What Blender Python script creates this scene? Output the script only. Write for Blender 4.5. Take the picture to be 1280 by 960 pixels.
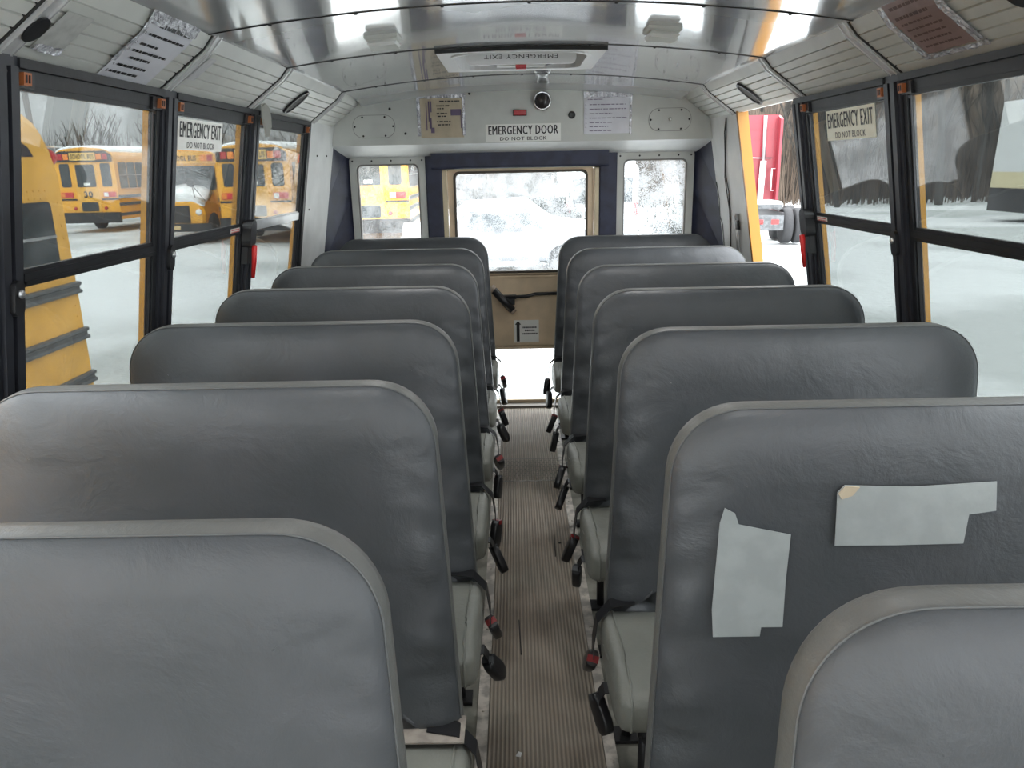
import bpy, math, random
from mathutils import Vector, Matrix, noise
PI = math.pi
for _o in list(bpy.data.objects): bpy.data.objects.remove(_o, do_unlink=True)
SC = bpy.context.scene
COL = SC.collection
rnd = random.Random(7)

# ------------------------------------------------------------------ camera, sky, exposure
YAW, PITCH, ROLL = -.0069, .2757, -.0203
CAM = Vector((-.055, 0, 1.56))
def _cam():
    cy, sy, cp, sp, cr, sr = math.cos(YAW), math.sin(YAW), math.cos(PITCH), math.sin(PITCH), math.cos(ROLL), math.sin(ROLL)
    f = Vector((sy*cp, cy*cp, -sp)); r0 = Vector((cy, -sy, 0)); u0 = r0.cross(f)
    r = cr*r0 + sr*u0; u = -sr*r0 + cr*u0
    cd = bpy.data.cameras.new('camera'); co = bpy.data.objects.new('camera', cd); COL.objects.link(co)
    m = Matrix((r, u, -f)).transposed().to_4x4(); m.translation = CAM
    co.matrix_world = m
    cd.sensor_width = 36; cd.lens = 36*960.3/1280; cd.clip_start = .02; cd.clip_end = 500
    SC.camera = co
_cam()
SC.view_settings.view_transform = 'Standard'; SC.view_settings.look = 'None'
SC.view_settings.gamma = 1; SC.view_settings.use_curve_mapping = False
SC.view_settings.exposure = 0.32
SKY_LOW, SKY_HIGH, SKY_BACK = 1.95, 6.5, 3.0
TINT = .20
FILL_W = 3.3  # power of the fill light added at the ceiling lamps
def _world():
    w = bpy.data.worlds.new('overcast_sky'); SC.world = w; w.use_nodes = True
    nt = w.node_tree; n = nt.nodes; l = nt.links; n.clear()
    out = n.new('ShaderNodeOutputWorld'); bg = n.new('ShaderNodeBackground')
    tc = n.new('ShaderNodeTexCoord'); sep = n.new('ShaderNodeSeparateXYZ')
    l.new(tc.outputs['Generated'], sep.inputs[0])
    mz = n.new('ShaderNodeMapRange'); mz.inputs[1].default_value = .22; mz.inputs[2].default_value = .8
    mz.inputs[3].default_value = SKY_LOW; mz.inputs[4].default_value = SKY_HIGH
    l.new(sep.outputs[2], mz.inputs[0])
    my = n.new('ShaderNodeMapRange'); my.inputs[1].default_value = 0.1; my.inputs[2].default_value = -.9
    my.inputs[3].default_value = 0; my.inputs[4].default_value = SKY_BACK
    l.new(sep.outputs[1], my.inputs[0])
    ad = n.new('ShaderNodeMath'); l.new(mz.outputs[0], ad.inputs[0]); l.new(my.outputs[0], ad.inputs[1])
    nz = n.new('ShaderNodeTexNoise'); nz.inputs['Scale'].default_value = 2.2; l.new(tc.outputs['Generated'], nz.inputs[0])
    mn = n.new('ShaderNodeMapRange'); mn.inputs[3].default_value = .88; mn.inputs[4].default_value = 1.12; l.new(nz.outputs[0], mn.inputs[0])
    mu = n.new('ShaderNodeMath'); mu.operation = 'MULTIPLY'; l.new(ad.outputs[0], mu.inputs[0]); l.new(mn.outputs[0], mu.inputs[1])
    bg.inputs[0].default_value = (.94, .975, 1.0, 1); l.new(mu.outputs[0], bg.inputs[1]); l.new(bg.outputs[0], out.inputs[0])
_world()
try:
    SC.cycles.max_bounces = 10; SC.cycles.diffuse_bounces = 5; SC.cycles.transparent_max_bounces = 24; SC.cycles.glossy_bounces = 4
    SC.cycles.sample_clamp_indirect = 4; SC.cycles.caustics_reflective = False
    SC.cycles.use_denoising = True
except Exception: pass

# ------------------------------------------------------------------ materials
MATS = {}
def mat(name, col, rough=.5, metal=0, spec=.5, var=.0, vs=8, bump=0, bs=60, bd=.002, coat=0, col2=None, emit=0, coord='Object', stretch=None, br=(.4, .6), coatr=.1, bdetail=3):
    if name in MATS: return MATS[name]
    m = bpy.data.materials.new(name); m.use_nodes = True; nt = m.node_tree; n = nt.nodes; l = nt.links
    p = n['Principled BSDF']
    c = tuple(col) + (1,)
    p.inputs['Base Color'].default_value = c; p.inputs['Roughness'].default_value = rough; p.inputs['Metallic'].default_value = metal
    p.inputs['Specular IOR Level'].default_value = spec; p.inputs['Coat Weight'].default_value = coat; p.inputs['Coat Roughness'].default_value = coatr
    if emit: p.inputs['Emission Color'].default_value = c; p.inputs['Emission Strength'].default_value = emit
    tc = n.new('ShaderNodeTexCoord'); vec = tc.outputs[coord]
    if stretch:
        mp = n.new('ShaderNodeMapping'); mp.inputs['Scale'].default_value = stretch; l.new(vec, mp.inputs[0]); vec = mp.outputs[0]
    if var or col2:
        t = n.new('ShaderNodeTexNoise'); t.inputs['Scale'].default_value = vs; t.inputs['Detail'].default_value = 5; l.new(vec, t.inputs[0])
        r = n.new('ShaderNodeValToRGB'); r.color_ramp.elements[0].position = br[0]; r.color_ramp.elements[1].position = br[1]
        a = col2 if col2 else tuple(x*(1-var) for x in col); b = col if col2 else tuple(min(1, x*(1+var)) for x in col)
        r.color_ramp.elements[0].color = tuple(a)+(1,); r.color_ramp.elements[1].color = tuple(b)+(1,)
        l.new(t.outputs[0], r.inputs[0]); l.new(r.outputs[0], p.inputs['Base Color'])
    if bump:
        t = n.new('ShaderNodeTexNoise'); t.inputs['Scale'].default_value = bs; t.inputs['Detail'].default_value = bdetail; l.new(vec, t.inputs[0])
        b = n.new('ShaderNodeBump'); b.inputs['Strength'].default_value = bump; b.inputs['Distance'].default_value = bd
        l.new(t.outputs[0], b.inputs['Height']); l.new(b.outputs[0], p.inputs['Normal'])
    MATS[name] = m; return m

def glass(name, tint, frost=0, refl=1.0, dirt=.03):
    m = bpy.data.materials.new(name); m.use_nodes = True; nt = m.node_tree; n = nt.nodes; l = nt.links; n.clear()
    out = n.new('ShaderNodeOutputMaterial'); tr = n.new('ShaderNodeBsdfTransparent'); gl = n.new('ShaderNodeBsdfGlossy')
    tr.inputs[0].default_value = tuple(tint)+(1,); gl.inputs['Roughness'].default_value = .01; gl.inputs[0].default_value = (refl, refl, refl, 1)
    fr = n.new('ShaderNodeFresnel'); ge = n.new('ShaderNodeNewGeometry'); io = n.new('ShaderNodeMapRange')
    io.inputs[3].default_value = 1.5; io.inputs[4].default_value = 1/1.5; l.new(ge.outputs['Backfacing'], io.inputs[0]); l.new(io.outputs[0], fr.inputs[0])
    mx = n.new('ShaderNodeMixShader'); l.new(fr.outputs[0], mx.inputs[0]); l.new(tr.outputs[0], mx.inputs[1]); l.new(gl.outputs[0], mx.inputs[2])
    # dust and (optionally) frost lying on the pane
    tc = n.new('ShaderNodeTexCoord')
    di = n.new('ShaderNodeBsdfDiffuse'); di.inputs[0].default_value = (.8, .8, .8, 1); tl = n.new('ShaderNodeBsdfTranslucent'); tl.inputs[0].default_value = (.6, .62, .64, 1)
    dm = n.new('ShaderNodeMixShader'); dm.inputs[0].default_value = .7; l.new(di.outputs[0], dm.inputs[1]); l.new(tl.outputs[0], dm.inputs[2])
    nz = n.new('ShaderNodeTexNoise'); nz.inputs['Scale'].default_value = 3 if not frost else 9; nz.inputs['Detail'].default_value = 8; nz.inputs['Roughness'].default_value = .7
    l.new(tc.outputs['Object'], nz.inputs[0])
    if frost:
        n2 = n.new('ShaderNodeTexNoise'); n2.inputs['Scale'].default_value = 170; n2.inputs['Detail'].default_value = 2; l.new(tc.outputs['Object'], n2.inputs[0])
        ad = n.new('ShaderNodeMath'); l.new(nz.outputs[0], ad.inputs[0]); l.new(n2.outputs[0], ad.inputs[1])
        mr = n.new('ShaderNodeMapRange'); mr.inputs[1].default_value = .97; mr.inputs[2].default_value = 1.04; mr.inputs[3].default_value = 0.04; mr.inputs[4].default_value = frost
        l.new(ad.outputs[0], mr.inputs[0])
    else:
        mr = n.new('ShaderNodeMapRange'); mr.inputs[1].default_value = .45; mr.inputs[2].default_value = .75; mr.inputs[3].default_value = dirt*.3; mr.inputs[4].default_value = dirt
        l.new(nz.outputs[0], mr.inputs[0])
    m2 = n.new('ShaderNodeMixShader'); l.new(mr.outputs[0], m2.inputs[0]); l.new(mx.outputs[0], m2.inputs[1]); l.new(dm.outputs[0], m2.inputs[2])
    l.new(m2.outputs[0], out.inputs[0]); MATS[name] = m; return m

def vinyl(name, col, col2):
    m = mat(name, col, .40, 0, .5, col2=col2, vs=5, br=(.35, .65))
    nt = m.node_tree; n = nt.nodes; l = nt.links; p = n['Principled BSDF']
    tc = [x for x in n if x.bl_idname == 'ShaderNodeTexCoord'][0]
    oi = n.new('ShaderNodeObjectInfo'); vm = n.new('ShaderNodeVectorMath'); l.new(tc.outputs['Object'], vm.inputs[0])
    sc = n.new('ShaderNodeVectorMath'); sc.operation = 'SCALE'; sc.inputs[0].default_value = (13, 7, 5); l.new(oi.outputs['Random'], sc.inputs['Scale']); l.new(sc.outputs[0], vm.inputs[1])
    a = n.new('ShaderNodeTexNoise'); a.inputs['Scale'].default_value = 9; a.inputs['Detail'].default_value = 6; a.inputs['Roughness'].default_value = .62; a.inputs['Distortion'].default_value = .4; l.new(vm.outputs[0], a.inputs[0])
    b = n.new('ShaderNodeTexNoise'); b.inputs['Scale'].default_value = 380; l.new(vm.outputs[0], b.inputs[0])
    b1 = n.new('ShaderNodeBump'); b1.inputs['Strength'].default_value = .38; b1.inputs['Distance'].default_value = .014; l.new(a.outputs[0], b1.inputs['Height'])
    b2 = n.new('ShaderNodeBump'); b2.inputs['Strength'].default_value = .25; b2.inputs['Distance'].default_value = .0006; l.new(b.outputs[0], b2.inputs['Height']); l.new(b1.outputs[0], b2.inputs['Normal'])
    l.new(b2.outputs[0], p.inputs['Normal'])
    r = n.new('ShaderNodeMapRange'); r.inputs[3].default_value = .34; r.inputs[4].default_value = .55; l.new(a.outputs[0], r.inputs[0]); l.new(r.outputs[0], p.inputs['Roughness'])
    return m

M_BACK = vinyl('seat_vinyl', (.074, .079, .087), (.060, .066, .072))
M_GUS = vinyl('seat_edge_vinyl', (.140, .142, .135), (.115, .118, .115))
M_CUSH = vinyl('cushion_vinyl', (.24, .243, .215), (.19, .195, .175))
M_PIPE = mat('seat_piping', (.105, .11, .11), .45)
M_TAPE = mat('repair_tape', (.36, .39, .39), .45, var=.06, vs=20, bump=.3, bs=30)
M_FOAM = mat('seat_foam', (.62, .36, .13), .9, var=.4, vs=60)
M_FRAME = mat('black_window_frame', (.010, .011, .014), .5, 0, .5, var=.2, vs=14, bump=.15, bs=90)
M_PILLAR = mat('dark_pillar_paint', (.024, .026, .034), .45, 0, .5, var=.15, vs=10)
M_SEATFR = mat('black_steel', (.02, .02, .022), .4, .3)
M_ALU = mat('aluminium_rail', (.55, .56, .57), .3, .8, var=.1)
M_AMBER = mat('amber_latch', (.42, .13, .04), .45)
M_YEL = mat('school_bus_yellow', (.86, .40, .015), .35, 0, .5, var=.05, vs=3, coat=.4)
M_YELX = mat('school_bus_yellow_worn', (.80, .42, .06), .45, 0, .5, var=.08, vs=3)
M_RUB = mat('rub_rail_grey', (.10, .105, .11), .55, .2, var=.25, vs=12)
M_BLK = mat('black_paint', (.015, .015, .017), .35)
M_DGL = mat('dark_vehicle_glass', (.03, .04, .045), .08, 0, .5)
M_PAINT = mat('grey_painted_steel', (.60, .61, .575), .5, 0, .4, var=.06, vs=5, bump=.12, bs=220, bd=.001)
M_PAINT2 = mat('light_painted_panel', (.76, .77, .76), .42, 0, .4, var=.07, vs=4, bump=.15, bs=20, bd=.003)
M_COVE = mat('cove_panel_paint', (.62, .625, .59), .42, 0, .4, var=.05, vs=6)
M_RIB = mat('cove_trim_strip', (.66, .66, .66), .25, .3, var=.1, vs=12)
M_GAP = mat('dark_joint', (.02, .02, .02), .7)
M_NAVY = mat('navy_padding', (.022, .026, .055), .5, var=.2, vs=12)
M_BEIGE = mat('beige_door_paint', (.72, .56, .38), .42, 0, .5, var=.08, vs=6)
M_BEIGE2 = mat('beige_door_edge', (.66, .56, .38), .4, var=.08)
M_RED = mat('red_plastic', (.45, .012, .02), .3)
M_REDD = mat('dark_red_button', (.22, .01, .012), .35)
M_REDG = mat('red_release_handle', (.62, .02, .02), .4)
M_WHT = mat('white_plastic', (.72, .72, .72), .35)
M_PAPER = mat('white_paper', (.70, .70, .75), .6, var=.04, vs=10)
M_PAPER2 = mat('aged_paper', (.52, .44, .32), .6, var=.08, vs=12)
M_PINK = mat('pink_paper', (.30, .20, .185), .5, var=.1, vs=12)
M_INK = mat('black_ink', (.01, .01, .012), .5)
M_INK2 = mat('purple_grey_ink', (.16, .12, .2), .6)
M_LABEL = mat('white_sticker', (.84, .84, .80), .4, var=.03)
M_TAPEC = mat('glossy_clear_tape', (.62, .62, .66), .12, .3, bump=1.0, bs=45, bd=.02, var=.25, vs=40)
M_CHROME = mat('chrome', (.7, .7, .7), .12, 1)
M_RUNNER = None
M_SILL = mat('aisle_trim', (.50, .46, .41), .5, var=.3, vs=25)
M_FLOOR = mat('side_floor_rubber', (.24, .235, .20), .7, var=.3, vs=9)
M_TYRE = mat('tyre_rubber', (.03, .03, .032), .8, bump=.6, bs=30, bd=.02)
M_SNOW = mat('snow', (.86, .875, .88), .85, 0, .2, bump=.6, bs=14, bd=.04)
M_TRUCK = mat('red_truck_paint', (.24, .012, .025), .4, 0, .5, var=.08, vs=1.5, coat=.4)
M_CREAM = mat('cream_paint', (.62, .56, .36), .45)
M_WV = mat('white_vehicle_paint', (.66, .68, .68), .4)
M_BARK = mat('bare_bark', (.085, .072, .062), .9, var=.3, vs=3)
M_BARKD = mat('dark_bark', (.04, .037, .032), .9, var=.3, vs=3)
M_SCRUB = mat('brown_scrub', (.075, .055, .04), .95, var=.3, vs=.6)
M_EVER = mat('evergreen_scrub', (.022, .028, .022), .9, var=.3, vs=1)
M_POLE = mat('weathered_pole', (.17, .16, .155), .9)
M_TLR = mat('tail_lamp_red', (.6, .03, .03), .3)
M_TLA = mat('tail_lamp_amber', (.85, .25, .03), .3)
M_TLW = mat('tail_lamp_white', (.8, .8, .78), .3)
_q = math.sqrt(TINT)
G_SIDE = glass('tinted_side_glass', (_q*.965, _q*1.0, _q*.985), dirt=.05, refl=.6)
G_REAR = glass('frosted_rear_glass', (.97, .98, .98), frost=.5)
G_REARL = glass('lightly_frosted_glass', (.95, .95, .93), frost=.28)
G_CLEAR = glass('clear_windscreen', (.95, .96, .96))

def runner_mat():
    m = mat('ribbed_aisle_rubber', (.42, .365, .30), .62, 0, .4, col2=(.30, .25, .20), vs=3.5, br=(.38, .62))
    n = m.node_tree.nodes; l = m.node_tree.links; p = n['Principled BSDF']; tc = [x for x in n if x.bl_idname == 'ShaderNodeTexCoord'][0]
    w = n.new('ShaderNodeTexWave'); w.bands_direction = 'X'; w.inputs['Scale'].default_value = 26; w.inputs['Distortion'].default_value = 0; l.new(tc.outputs['Object'], w.inputs[0])
    b = n.new('ShaderNodeBump'); b.inputs['Strength'].default_value = .8; b.inputs['Distance'].default_value = .004; l.new(w.outputs[0], b.inputs['Height']); l.new(b.outputs[0], p.inputs['Normal'])
    mx = n.new('ShaderNodeMix'); mx.data_type = 'RGBA'; mx.blend_type = 'MULTIPLY'; mx.inputs[0].default_value = .45
    src = p.inputs['Base Color'].links[0].from_socket; l.new(src, mx.inputs[6]); l.new(w.outputs[0], mx.inputs[7]); l.new(mx.outputs[2], p.inputs['Base Color'])
    return m
M_RUNNER = runner_mat()
def ceiling_mat():
    m = mat('glossy_ceiling_steel', (.66, .67, .69), .13, .35, .6, var=.05, vs=2, bump=.12, bs=2.2, bd=.05, coat=.6, coatr=.04, bdetail=1)
    return m
M_CEIL = ceiling_mat()
def snow_mat():
    m = mat('snowy_ground', (.66, .68, .685), .9, 0, .2, col2=(.44, .46, .455), vs=.16, br=(.42, .53), bump=.8, bs=3, bd=.12)
    return m
M_GROUND = snow_mat()

# ------------------------------------------------------------------ mesh builder
class MB:
    def __init__(s): s.v = []; s.f = []; s.sm = []
    def add(s, vs, fs, smooth=False):
        b = len(s.v); s.v += [tuple(p) for p in vs]; s.f += [tuple(b+i for i in f) for f in fs]; s.sm += [smooth]*len(fs); return s
    def box(s, x0, x1, y0, y1, z0, z1):
        vs = [(x, y, z) for x in (x0, x1) for y in (y0, y1) for z in (z0, z1)]
        return s.add(vs, [(0, 1, 3, 2), (4, 6, 7, 5), (0, 4, 5, 1), (2, 3, 7, 6), (0, 2, 6, 4), (1, 5, 7, 3)])
    def hexa(s, vs):   # 8 points ordered as box
        return s.add(vs, [(0, 1, 3, 2), (4, 6, 7, 5), (0, 4, 5, 1), (2, 3, 7, 6), (0, 2, 6, 4), (1, 5, 7, 3)])
    def bbox(s, x0, x1, y0, y1, z0, z1, b=.004):   # bevelled box: 3 stacked rings on z with inset
        def ring(z, i): return [(x0+i, y0+i, z), (x1-i, y0+i, z), (x1-i, y1-i, z), (x0+i, y1-i, z)]
        return s.loft([ring(z0, b), ring(z0+b, 0), ring(z1-b, 0), ring(z1, b)])
    def loft(s, rings, cap=True, smooth=False, closed=True):
        n = len(rings[0]); b = len(s.v)
        for r in rings: s.v += [tuple(p) for p in r]
        for k in range(len(rings)-1):
            for i in range(n if closed else n-1):
                j = (i+1) % n; s.f.append((b+k*n+i, b+k*n+j, b+(k+1)*n+j, b+(k+1)*n+i)); s.sm.append(smooth)
        if cap:
            s.f.append(tuple(b+i for i in range(n))[::-1]); s.sm.append(False)
            s.f.append(tuple(b+(len(rings)-1)*n+i for i in range(n))); s.sm.append(False)
        return s
    def tube(s, pts, r, n=8, smooth=True, r2=None, cap=True):
        pts = [Vector(p) for p in pts]; rings = []; up = None
        for i, p in enumerate(pts):
            d = (pts[min(i+1, len(pts)-1)]-pts[max(i-1, 0)]).normalized()
            if up is None: up = Vector((0, 0, 1)) if abs(d.z) < .9 else Vector((1, 0, 0))
            a = d.cross(up).normalized(); up = a.cross(d).normalized()
            rr = r if r2 is None else r+(r2-r)*i/(len(pts)-1)
            rings.append([p+a*rr*math.cos(2*PI*k/n)+up*rr*math.sin(2*PI*k/n) for k in range(n)])
        return s.loft(rings, cap, smooth)
    def ctube(s, pts, r, n=6):   # closed tube
        pts = [Vector(p) for p in pts]; N = len(pts); rings = []
        for i, p in enumerate(pts):
            d = (pts[(i+1) % N]-pts[i-1]).normalized(); a = d.cross(Vector((0, 1, 0))).normalized(); u = a.cross(d)
            rings.append([p+a*r*math.cos(2*PI*k/n)+u*r*math.sin(2*PI*k/n) for k in range(n)])
        rings.append(rings[0]); return s.loft(rings, False, True)
    def lathe(s, prof, c=(0, 0, 0), axis='Z', n=20):
        rings = []
        for r, h in prof:
            ring = []
            for k in range(n):
                a = 2*PI*k/n; x, y = r*math.cos(a), r*math.sin(a)
                ring.append({'Z': (c[0]+x, c[1]+y, c[2]+h), 'Y': (c[0]+x, c[1]+h, c[2]+y), 'X': (c[0]+h, c[1]+x, c[2]+y)}[axis])
            rings.append(ring)
        return s.loft(rings, True, True)
    def prism(s, poly, fn, d0, d1):   # poly of 2d points, fn(u,v,d)->3d
        n = len(poly); vs = [fn(u, v, d0) for u, v in poly]+[fn(u, v, d1) for u, v in poly]
        return s.add(vs, [tuple(range(n))[::-1], tuple(range(n, 2*n))]+[(i, (i+1) % n, n+(i+1) % n, n+i) for i in range(n)])
    def build(s, name, m, parent=None, loc=None, smooth_all=False):
        me = bpy.data.meshes.new(name); me.from_pydata(s.v, [], s.f); me.update()
        me.polygons.foreach_set('use_smooth', [True]*len(s.f) if smooth_all else s.sm)
        me.materials.append(m)
        o = bpy.data.objects.new(name, me); COL.objects.link(o)
        if loc is not None: o.location = loc
        if parent is not None: o.parent = parent
        fixn(me)
        return o
import bmesh
def fixn(me):
    bm = bmesh.new(); bm.from_mesh(me); bmesh.ops.recalc_face_normals(bm, faces=bm.faces); bm.to_mesh(me); bm.free()
def empty(name, loc=(0, 0, 0), rz=0):
    o = bpy.data.objects.new(name, None); COL.objects.link(o); o.location = loc; o.rotation_euler = (0, 0, rz); o.empty_display_size = .1; return o
def tag(o, label, cat, group=None, kind=None):
    o['label'] = label; o['category'] = cat
    if group: o['group'] = group
    if kind: o['kind'] = kind
    return o
def struct(o, label=None):
    o['kind'] = 'structure'
    if label: o['label'] = label
    return o
def kids(o): return [c for c in bpy.data.objects if c.parent == o]
def copy_tree(o, parent=None):
    c = o.copy(); COL.objects.link(c); c.parent = parent
    for ch in kids(o): copy_tree(ch, c)
    return c
def rrect(x0, x1, y0, y1, r, n=5):
    p = []
    for cx, cy, a0 in ((x1-r, y1-r, 0), (x0+r, y1-r, 90), (x0+r, y0+r, 180), (x1-r, y0+r, 270)):
        for k in range(n+1):
            a = math.radians(a0+90*k/n); p.append((cx+r*math.cos(a), cy+r*math.sin(a)))
    return p
def frame_prism(mb, outer, inner, fn, d0, d1):   # ring between two outlines of equal length
    n = len(outer)
    vs = [fn(*p, d0) for p in outer]+[fn(*p, d0) for p in inner]+[fn(*p, d1) for p in inner]+[fn(*p, d1) for p in outer]
    fs = []
    for i in range(n):
        j = (i+1) % n
        for k in range(4): a = k*n; b = ((k+1) % 4)*n; fs.append((a+i, a+j, b+j, b+i))
    mb.add(vs, fs); return mb
def text_mb(txt, w, h, fn, mb=None, bold=.0, res=2):
    """letters as a thin raised mesh, fitted to w x h, centred on (0,0); fn(u,v,d) -> point"""
    cu = bpy.data.curves.new('t', 'FONT'); cu.body = txt; cu.size = 1; cu.resolution_u = res; cu.offset = bold; cu.align_x = 'LEFT'; cu.space_character = 1.12
    ob = bpy.data.objects.new('t', cu); COL.objects.link(ob)
    dg = bpy.context.evaluated_depsgraph_get(); dg.update()
    me = bpy.data.meshes.new_from_object(ob.evaluated_get(dg))
    xs = [v.co.x for v in me.vertices]; ys = [v.co.y for v in me.vertices]
    x0, x1, y0, y1 = min(xs), max(xs), min(ys), max(ys)
    mb = mb or MB()
    mb.add([fn((v.co.x-(x0+x1)/2)/(x1-x0)*w, (v.co.y-(y0+y1)/2)/(y1-y0)*h, 0) for v in me.vertices], [tuple(p.vertices) for p in me.polygons])
    bpy.data.objects.remove(ob); bpy.data.curves.remove(cu); bpy.data.meshes.remove(me)
    return mb
def dash_lines(mb, rows, fn, h, r=rnd, x0=-.4, x1=.4):
    """unreadably small print: rows of word-long strokes. rows = [(v, start, end)]"""
    for v, a, b in rows:
        u = a
        while u < b:
            w = r.uniform(.03, .11); e = min(b, u+w)
            mb.add([fn(u, v-h/2, 0), fn(e, v-h/2, 0), fn(e, v+h/2, 0), fn(u, v+h/2, 0)], [(0, 1, 2, 3)])
            u = e+r.uniform(.012, .025)
    return mb

# ------------------------------------------------------------------ the bus shell
def W(z): return 1.18-.1715*(z-1.316)
def WP(s, y, z, d=0): return (s*(W(z)+d), y, z)
def wbox(mb, s, y0, y1, z0, z1, d0, d1):
    return mb.hexa([WP(s, y, z, d) for d in (d0, d1) for y in (y0, y1) for z in (z0, z1)])
PIL = [-2.42, -1.60, -.78, .04, .85, 1.682, 2.475, 3.275, 4.15]
ZS, ZT, ZR = .80, 1.80, 1.334
YF = -3.0
struct(MB().box(-1.36, 1.36, YF, 5.02, -.08, 0).build('floor', M_FLOOR), 'grey rubber floor under the seats')
struct(MB().box(-.155, .165, YF, 4.90, .0005, .006).build('trim_1', M_RUNNER), 'brown ribbed rubber aisle runner')
# raised diamond tread insert in the runner
mb = MB()
for i in range(14):
    for j in range(10):
        x = -.145+.0225*i+(.011 if j % 2 else 0); y = 3.67+.03*j; a = .6 if (i+j) % 2 else -.6
        dx, dy = math.cos(a)*.010, math.sin(a)*.010; ex, ey = -math.sin(a)*.0022, math.cos(a)*.0022
        mb.add([(x-dx-ex, y-dy-ey, .006), (x+dx-ex, y+dy-ey, .006), (x+dx+ex, y+dy+ey, .006), (x-dx+ex, y-dy+ey, .006), (x, y, .0085)], [(0, 1, 4), (1, 2, 4), (2, 3, 4), (3, 0, 4)])
mb.box(-.155, .165, 3.655, 3.662, .006, .0075).box(-.155, .165, 3.965, 3.972, .006, .0075)
struct(mb.build('trim_2', mat('diamond_tread_metal', (.20, .185, .165), .45, .3)), 'diamond tread plate strip across the aisle')
for k, (x0, x1) in enumerate(((-.19, -.157), (.167, .20))):
    mb = MB()
    mb.box(x0, x1, YF, 4.90, .0005, .007)
    y = YF+.1
    while y < 4.9:
        mb.lathe([(.005, 0), (.005, .0022), (.003, .003)], ((x0+x1)/2, y, .007), n=8); y += .21
    struct(mb.build('trim_%d' % (3+k), M_SILL), 'pale metal strip along %s edge of the runner' % ('left' if k == 0 else 'right'))
mb = MB().box(-.62, .62, 4.90, 5.02, .0005, .022)
struct(mb.build('trim_5', mat('threshold_metal', (.22, .20, .18), .5, .3)), 'metal threshold of the emergency door')

for s, nm in ((-1, 'left'), (1, 'right')):
    mb = MB()
    wbox(mb, s, YF, 4.76, 0, ZS, 0, .07)                                   # lower wall
    wbox(mb, s, 4.165 if s > 0 else 4.163, 4.76, ZS, ZT+.03, 0, .028)         # rear quarter panel
    wbox(mb, s, YF, 4.76, ZT+.005, ZT+.03, .012, .028)
    struct(mb.build('wall_'+nm, M_PAINT2), 'painted steel side wall, %s' % nm)
    # outside skin of our own bus, yellow, showing past the window jambs
    mb = MB(); wbox(mb, s, YF, 4.9, -.3, ZS-.02, .072, .10)
    for p in PIL:
        if p == PIL[-1]: continue
        wbox(mb, s, p-.062, p+.062, ZS-.02, ZT+.03, .024, .044)
    if s > 0:
        jm = MB(); wbox(jm, s, 4.135, 4.163, ZS, ZT+.02, -.006, .048); struct(jm.build('trim_70', mat('shaded_yellow_jamb', (.40, .175, .008), .45, coat=.2)), 'bare yellow jamb of the open right window')                   # bare jamb: same body yellow, darkened in colour to stand for shade
        wbox(mb, s, 4.163, 4.9, ZS-.02, ZT+.1, .030, .048)
    else: wbox(mb, s, 4.13, 4.9, ZS-.02, ZT+.1, .030, .048)
    wbox(mb, s, YF, 4.9, ZT+.012, ZT+.16, .030, .05)
    struct(mb.build('wall_outer_'+nm, M_YEL), 'yellow outer body panel, %s' % nm)

# ceiling
def ZC(x, y=0): return 2.012-.066*(x/.909)**2-(.030*max(0, (y-4.35)/.37)**2)
def ceil_strip(mb, y0, y1, dz0, dz1, n=24, xr=.925):
    ny = max(1, int((y1-y0)/.12)) if y1-y0 > .3 else 1
    for k in range(ny):
        ya = y0+(y1-y0)*k/ny; yb = y0+(y1-y0)*(k+1)/ny
        top = [(-xr+2*xr*i/n) for i in range(n+1)]
        ra = [(x, ya, ZC(x, ya)+dz0) for x in top]+[(x, ya, ZC(x, ya)+dz1) for x in top[::-1]]
        rb = [(x, yb, ZC(x, yb)+dz0) for x in top]+[(x, yb, ZC(x, yb)+dz1) for x in top[::-1]]
        mb.loft([ra, rb], True, True)
    return mb
HX0, HX1, HY0, HY1 = -.315, .285, 3.28, 3.82
mb = MB()
def ceil_sheet(mb, x0, x1, y0, y1):
    nx = max(2, int((x1-x0)/.06)); ny = max(1, int((y1-y0)/.1))
    vs = [(x0+(x1-x0)*i/nx, y0+(y1-y0)*j/ny, ZC(x0+(x1-x0)*i/nx, y0+(y1-y0)*j/ny)) for j in range(ny+1) for i in range(nx+1)]
    mb.add(vs, [(j*(nx+1)+i, j*(nx+1)+i+1, (j+1)*(nx+1)+i+1, (j+1)*(nx+1)+i) for j in range(ny) for i in range(nx)], True)
ceil_sheet(mb, -.925, .925, YF, HY0); ceil_sheet(mb, -.925, .925, HY1, 4.74); ceil_sheet(mb, -.925, HX0, HY0, HY1); ceil_sheet(mb, HX1, .925, HY0, HY1)
ceil = struct(mb.build('ceiling', M_CEIL), 'glossy white painted steel ceiling')
mb = MB().box(-1.1, 1.1, YF, 3.26, 2.10, 2.13).box(-1.1, 1.1, 3.84, 5.0, 2.10, 2.13).box(-1.1, HX0-.02, 3.26, 3.84, 2.10, 2.13).box(HX1+.02, 1.1, 3.26, 3.84, 2.10, 2.13)
for s in (-1, 1): mb.hexa([(s*x, y, z) for x, zz in ((1.08, 1.84), (1.10, 2.12)) for y in (YF, 5.0) for z in (zz, zz+.02)])
struct(mb.build('roof', M_YEL), 'outer roof skin of the bus')
SEAMS = [.04, .85, 1.62, 2.40, 3.19, 4.19]
for y in SEAMS:
    mb = MB(); ceil_strip(mb, y-.0028, y+.0028, -.0025, -.0003)
    mb.build('seam', M_GAP, ceil)
    mb = MB()
    for x in (-.75, -.5, -.25, 0, .25, .5, .75): mb.lathe([(.006, 0), (.005, -.003), (.002, -.004)], (x, y+.016, ZC(x, y)), n=8)
    mb.build('screw', M_GAP, ceil)

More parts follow.
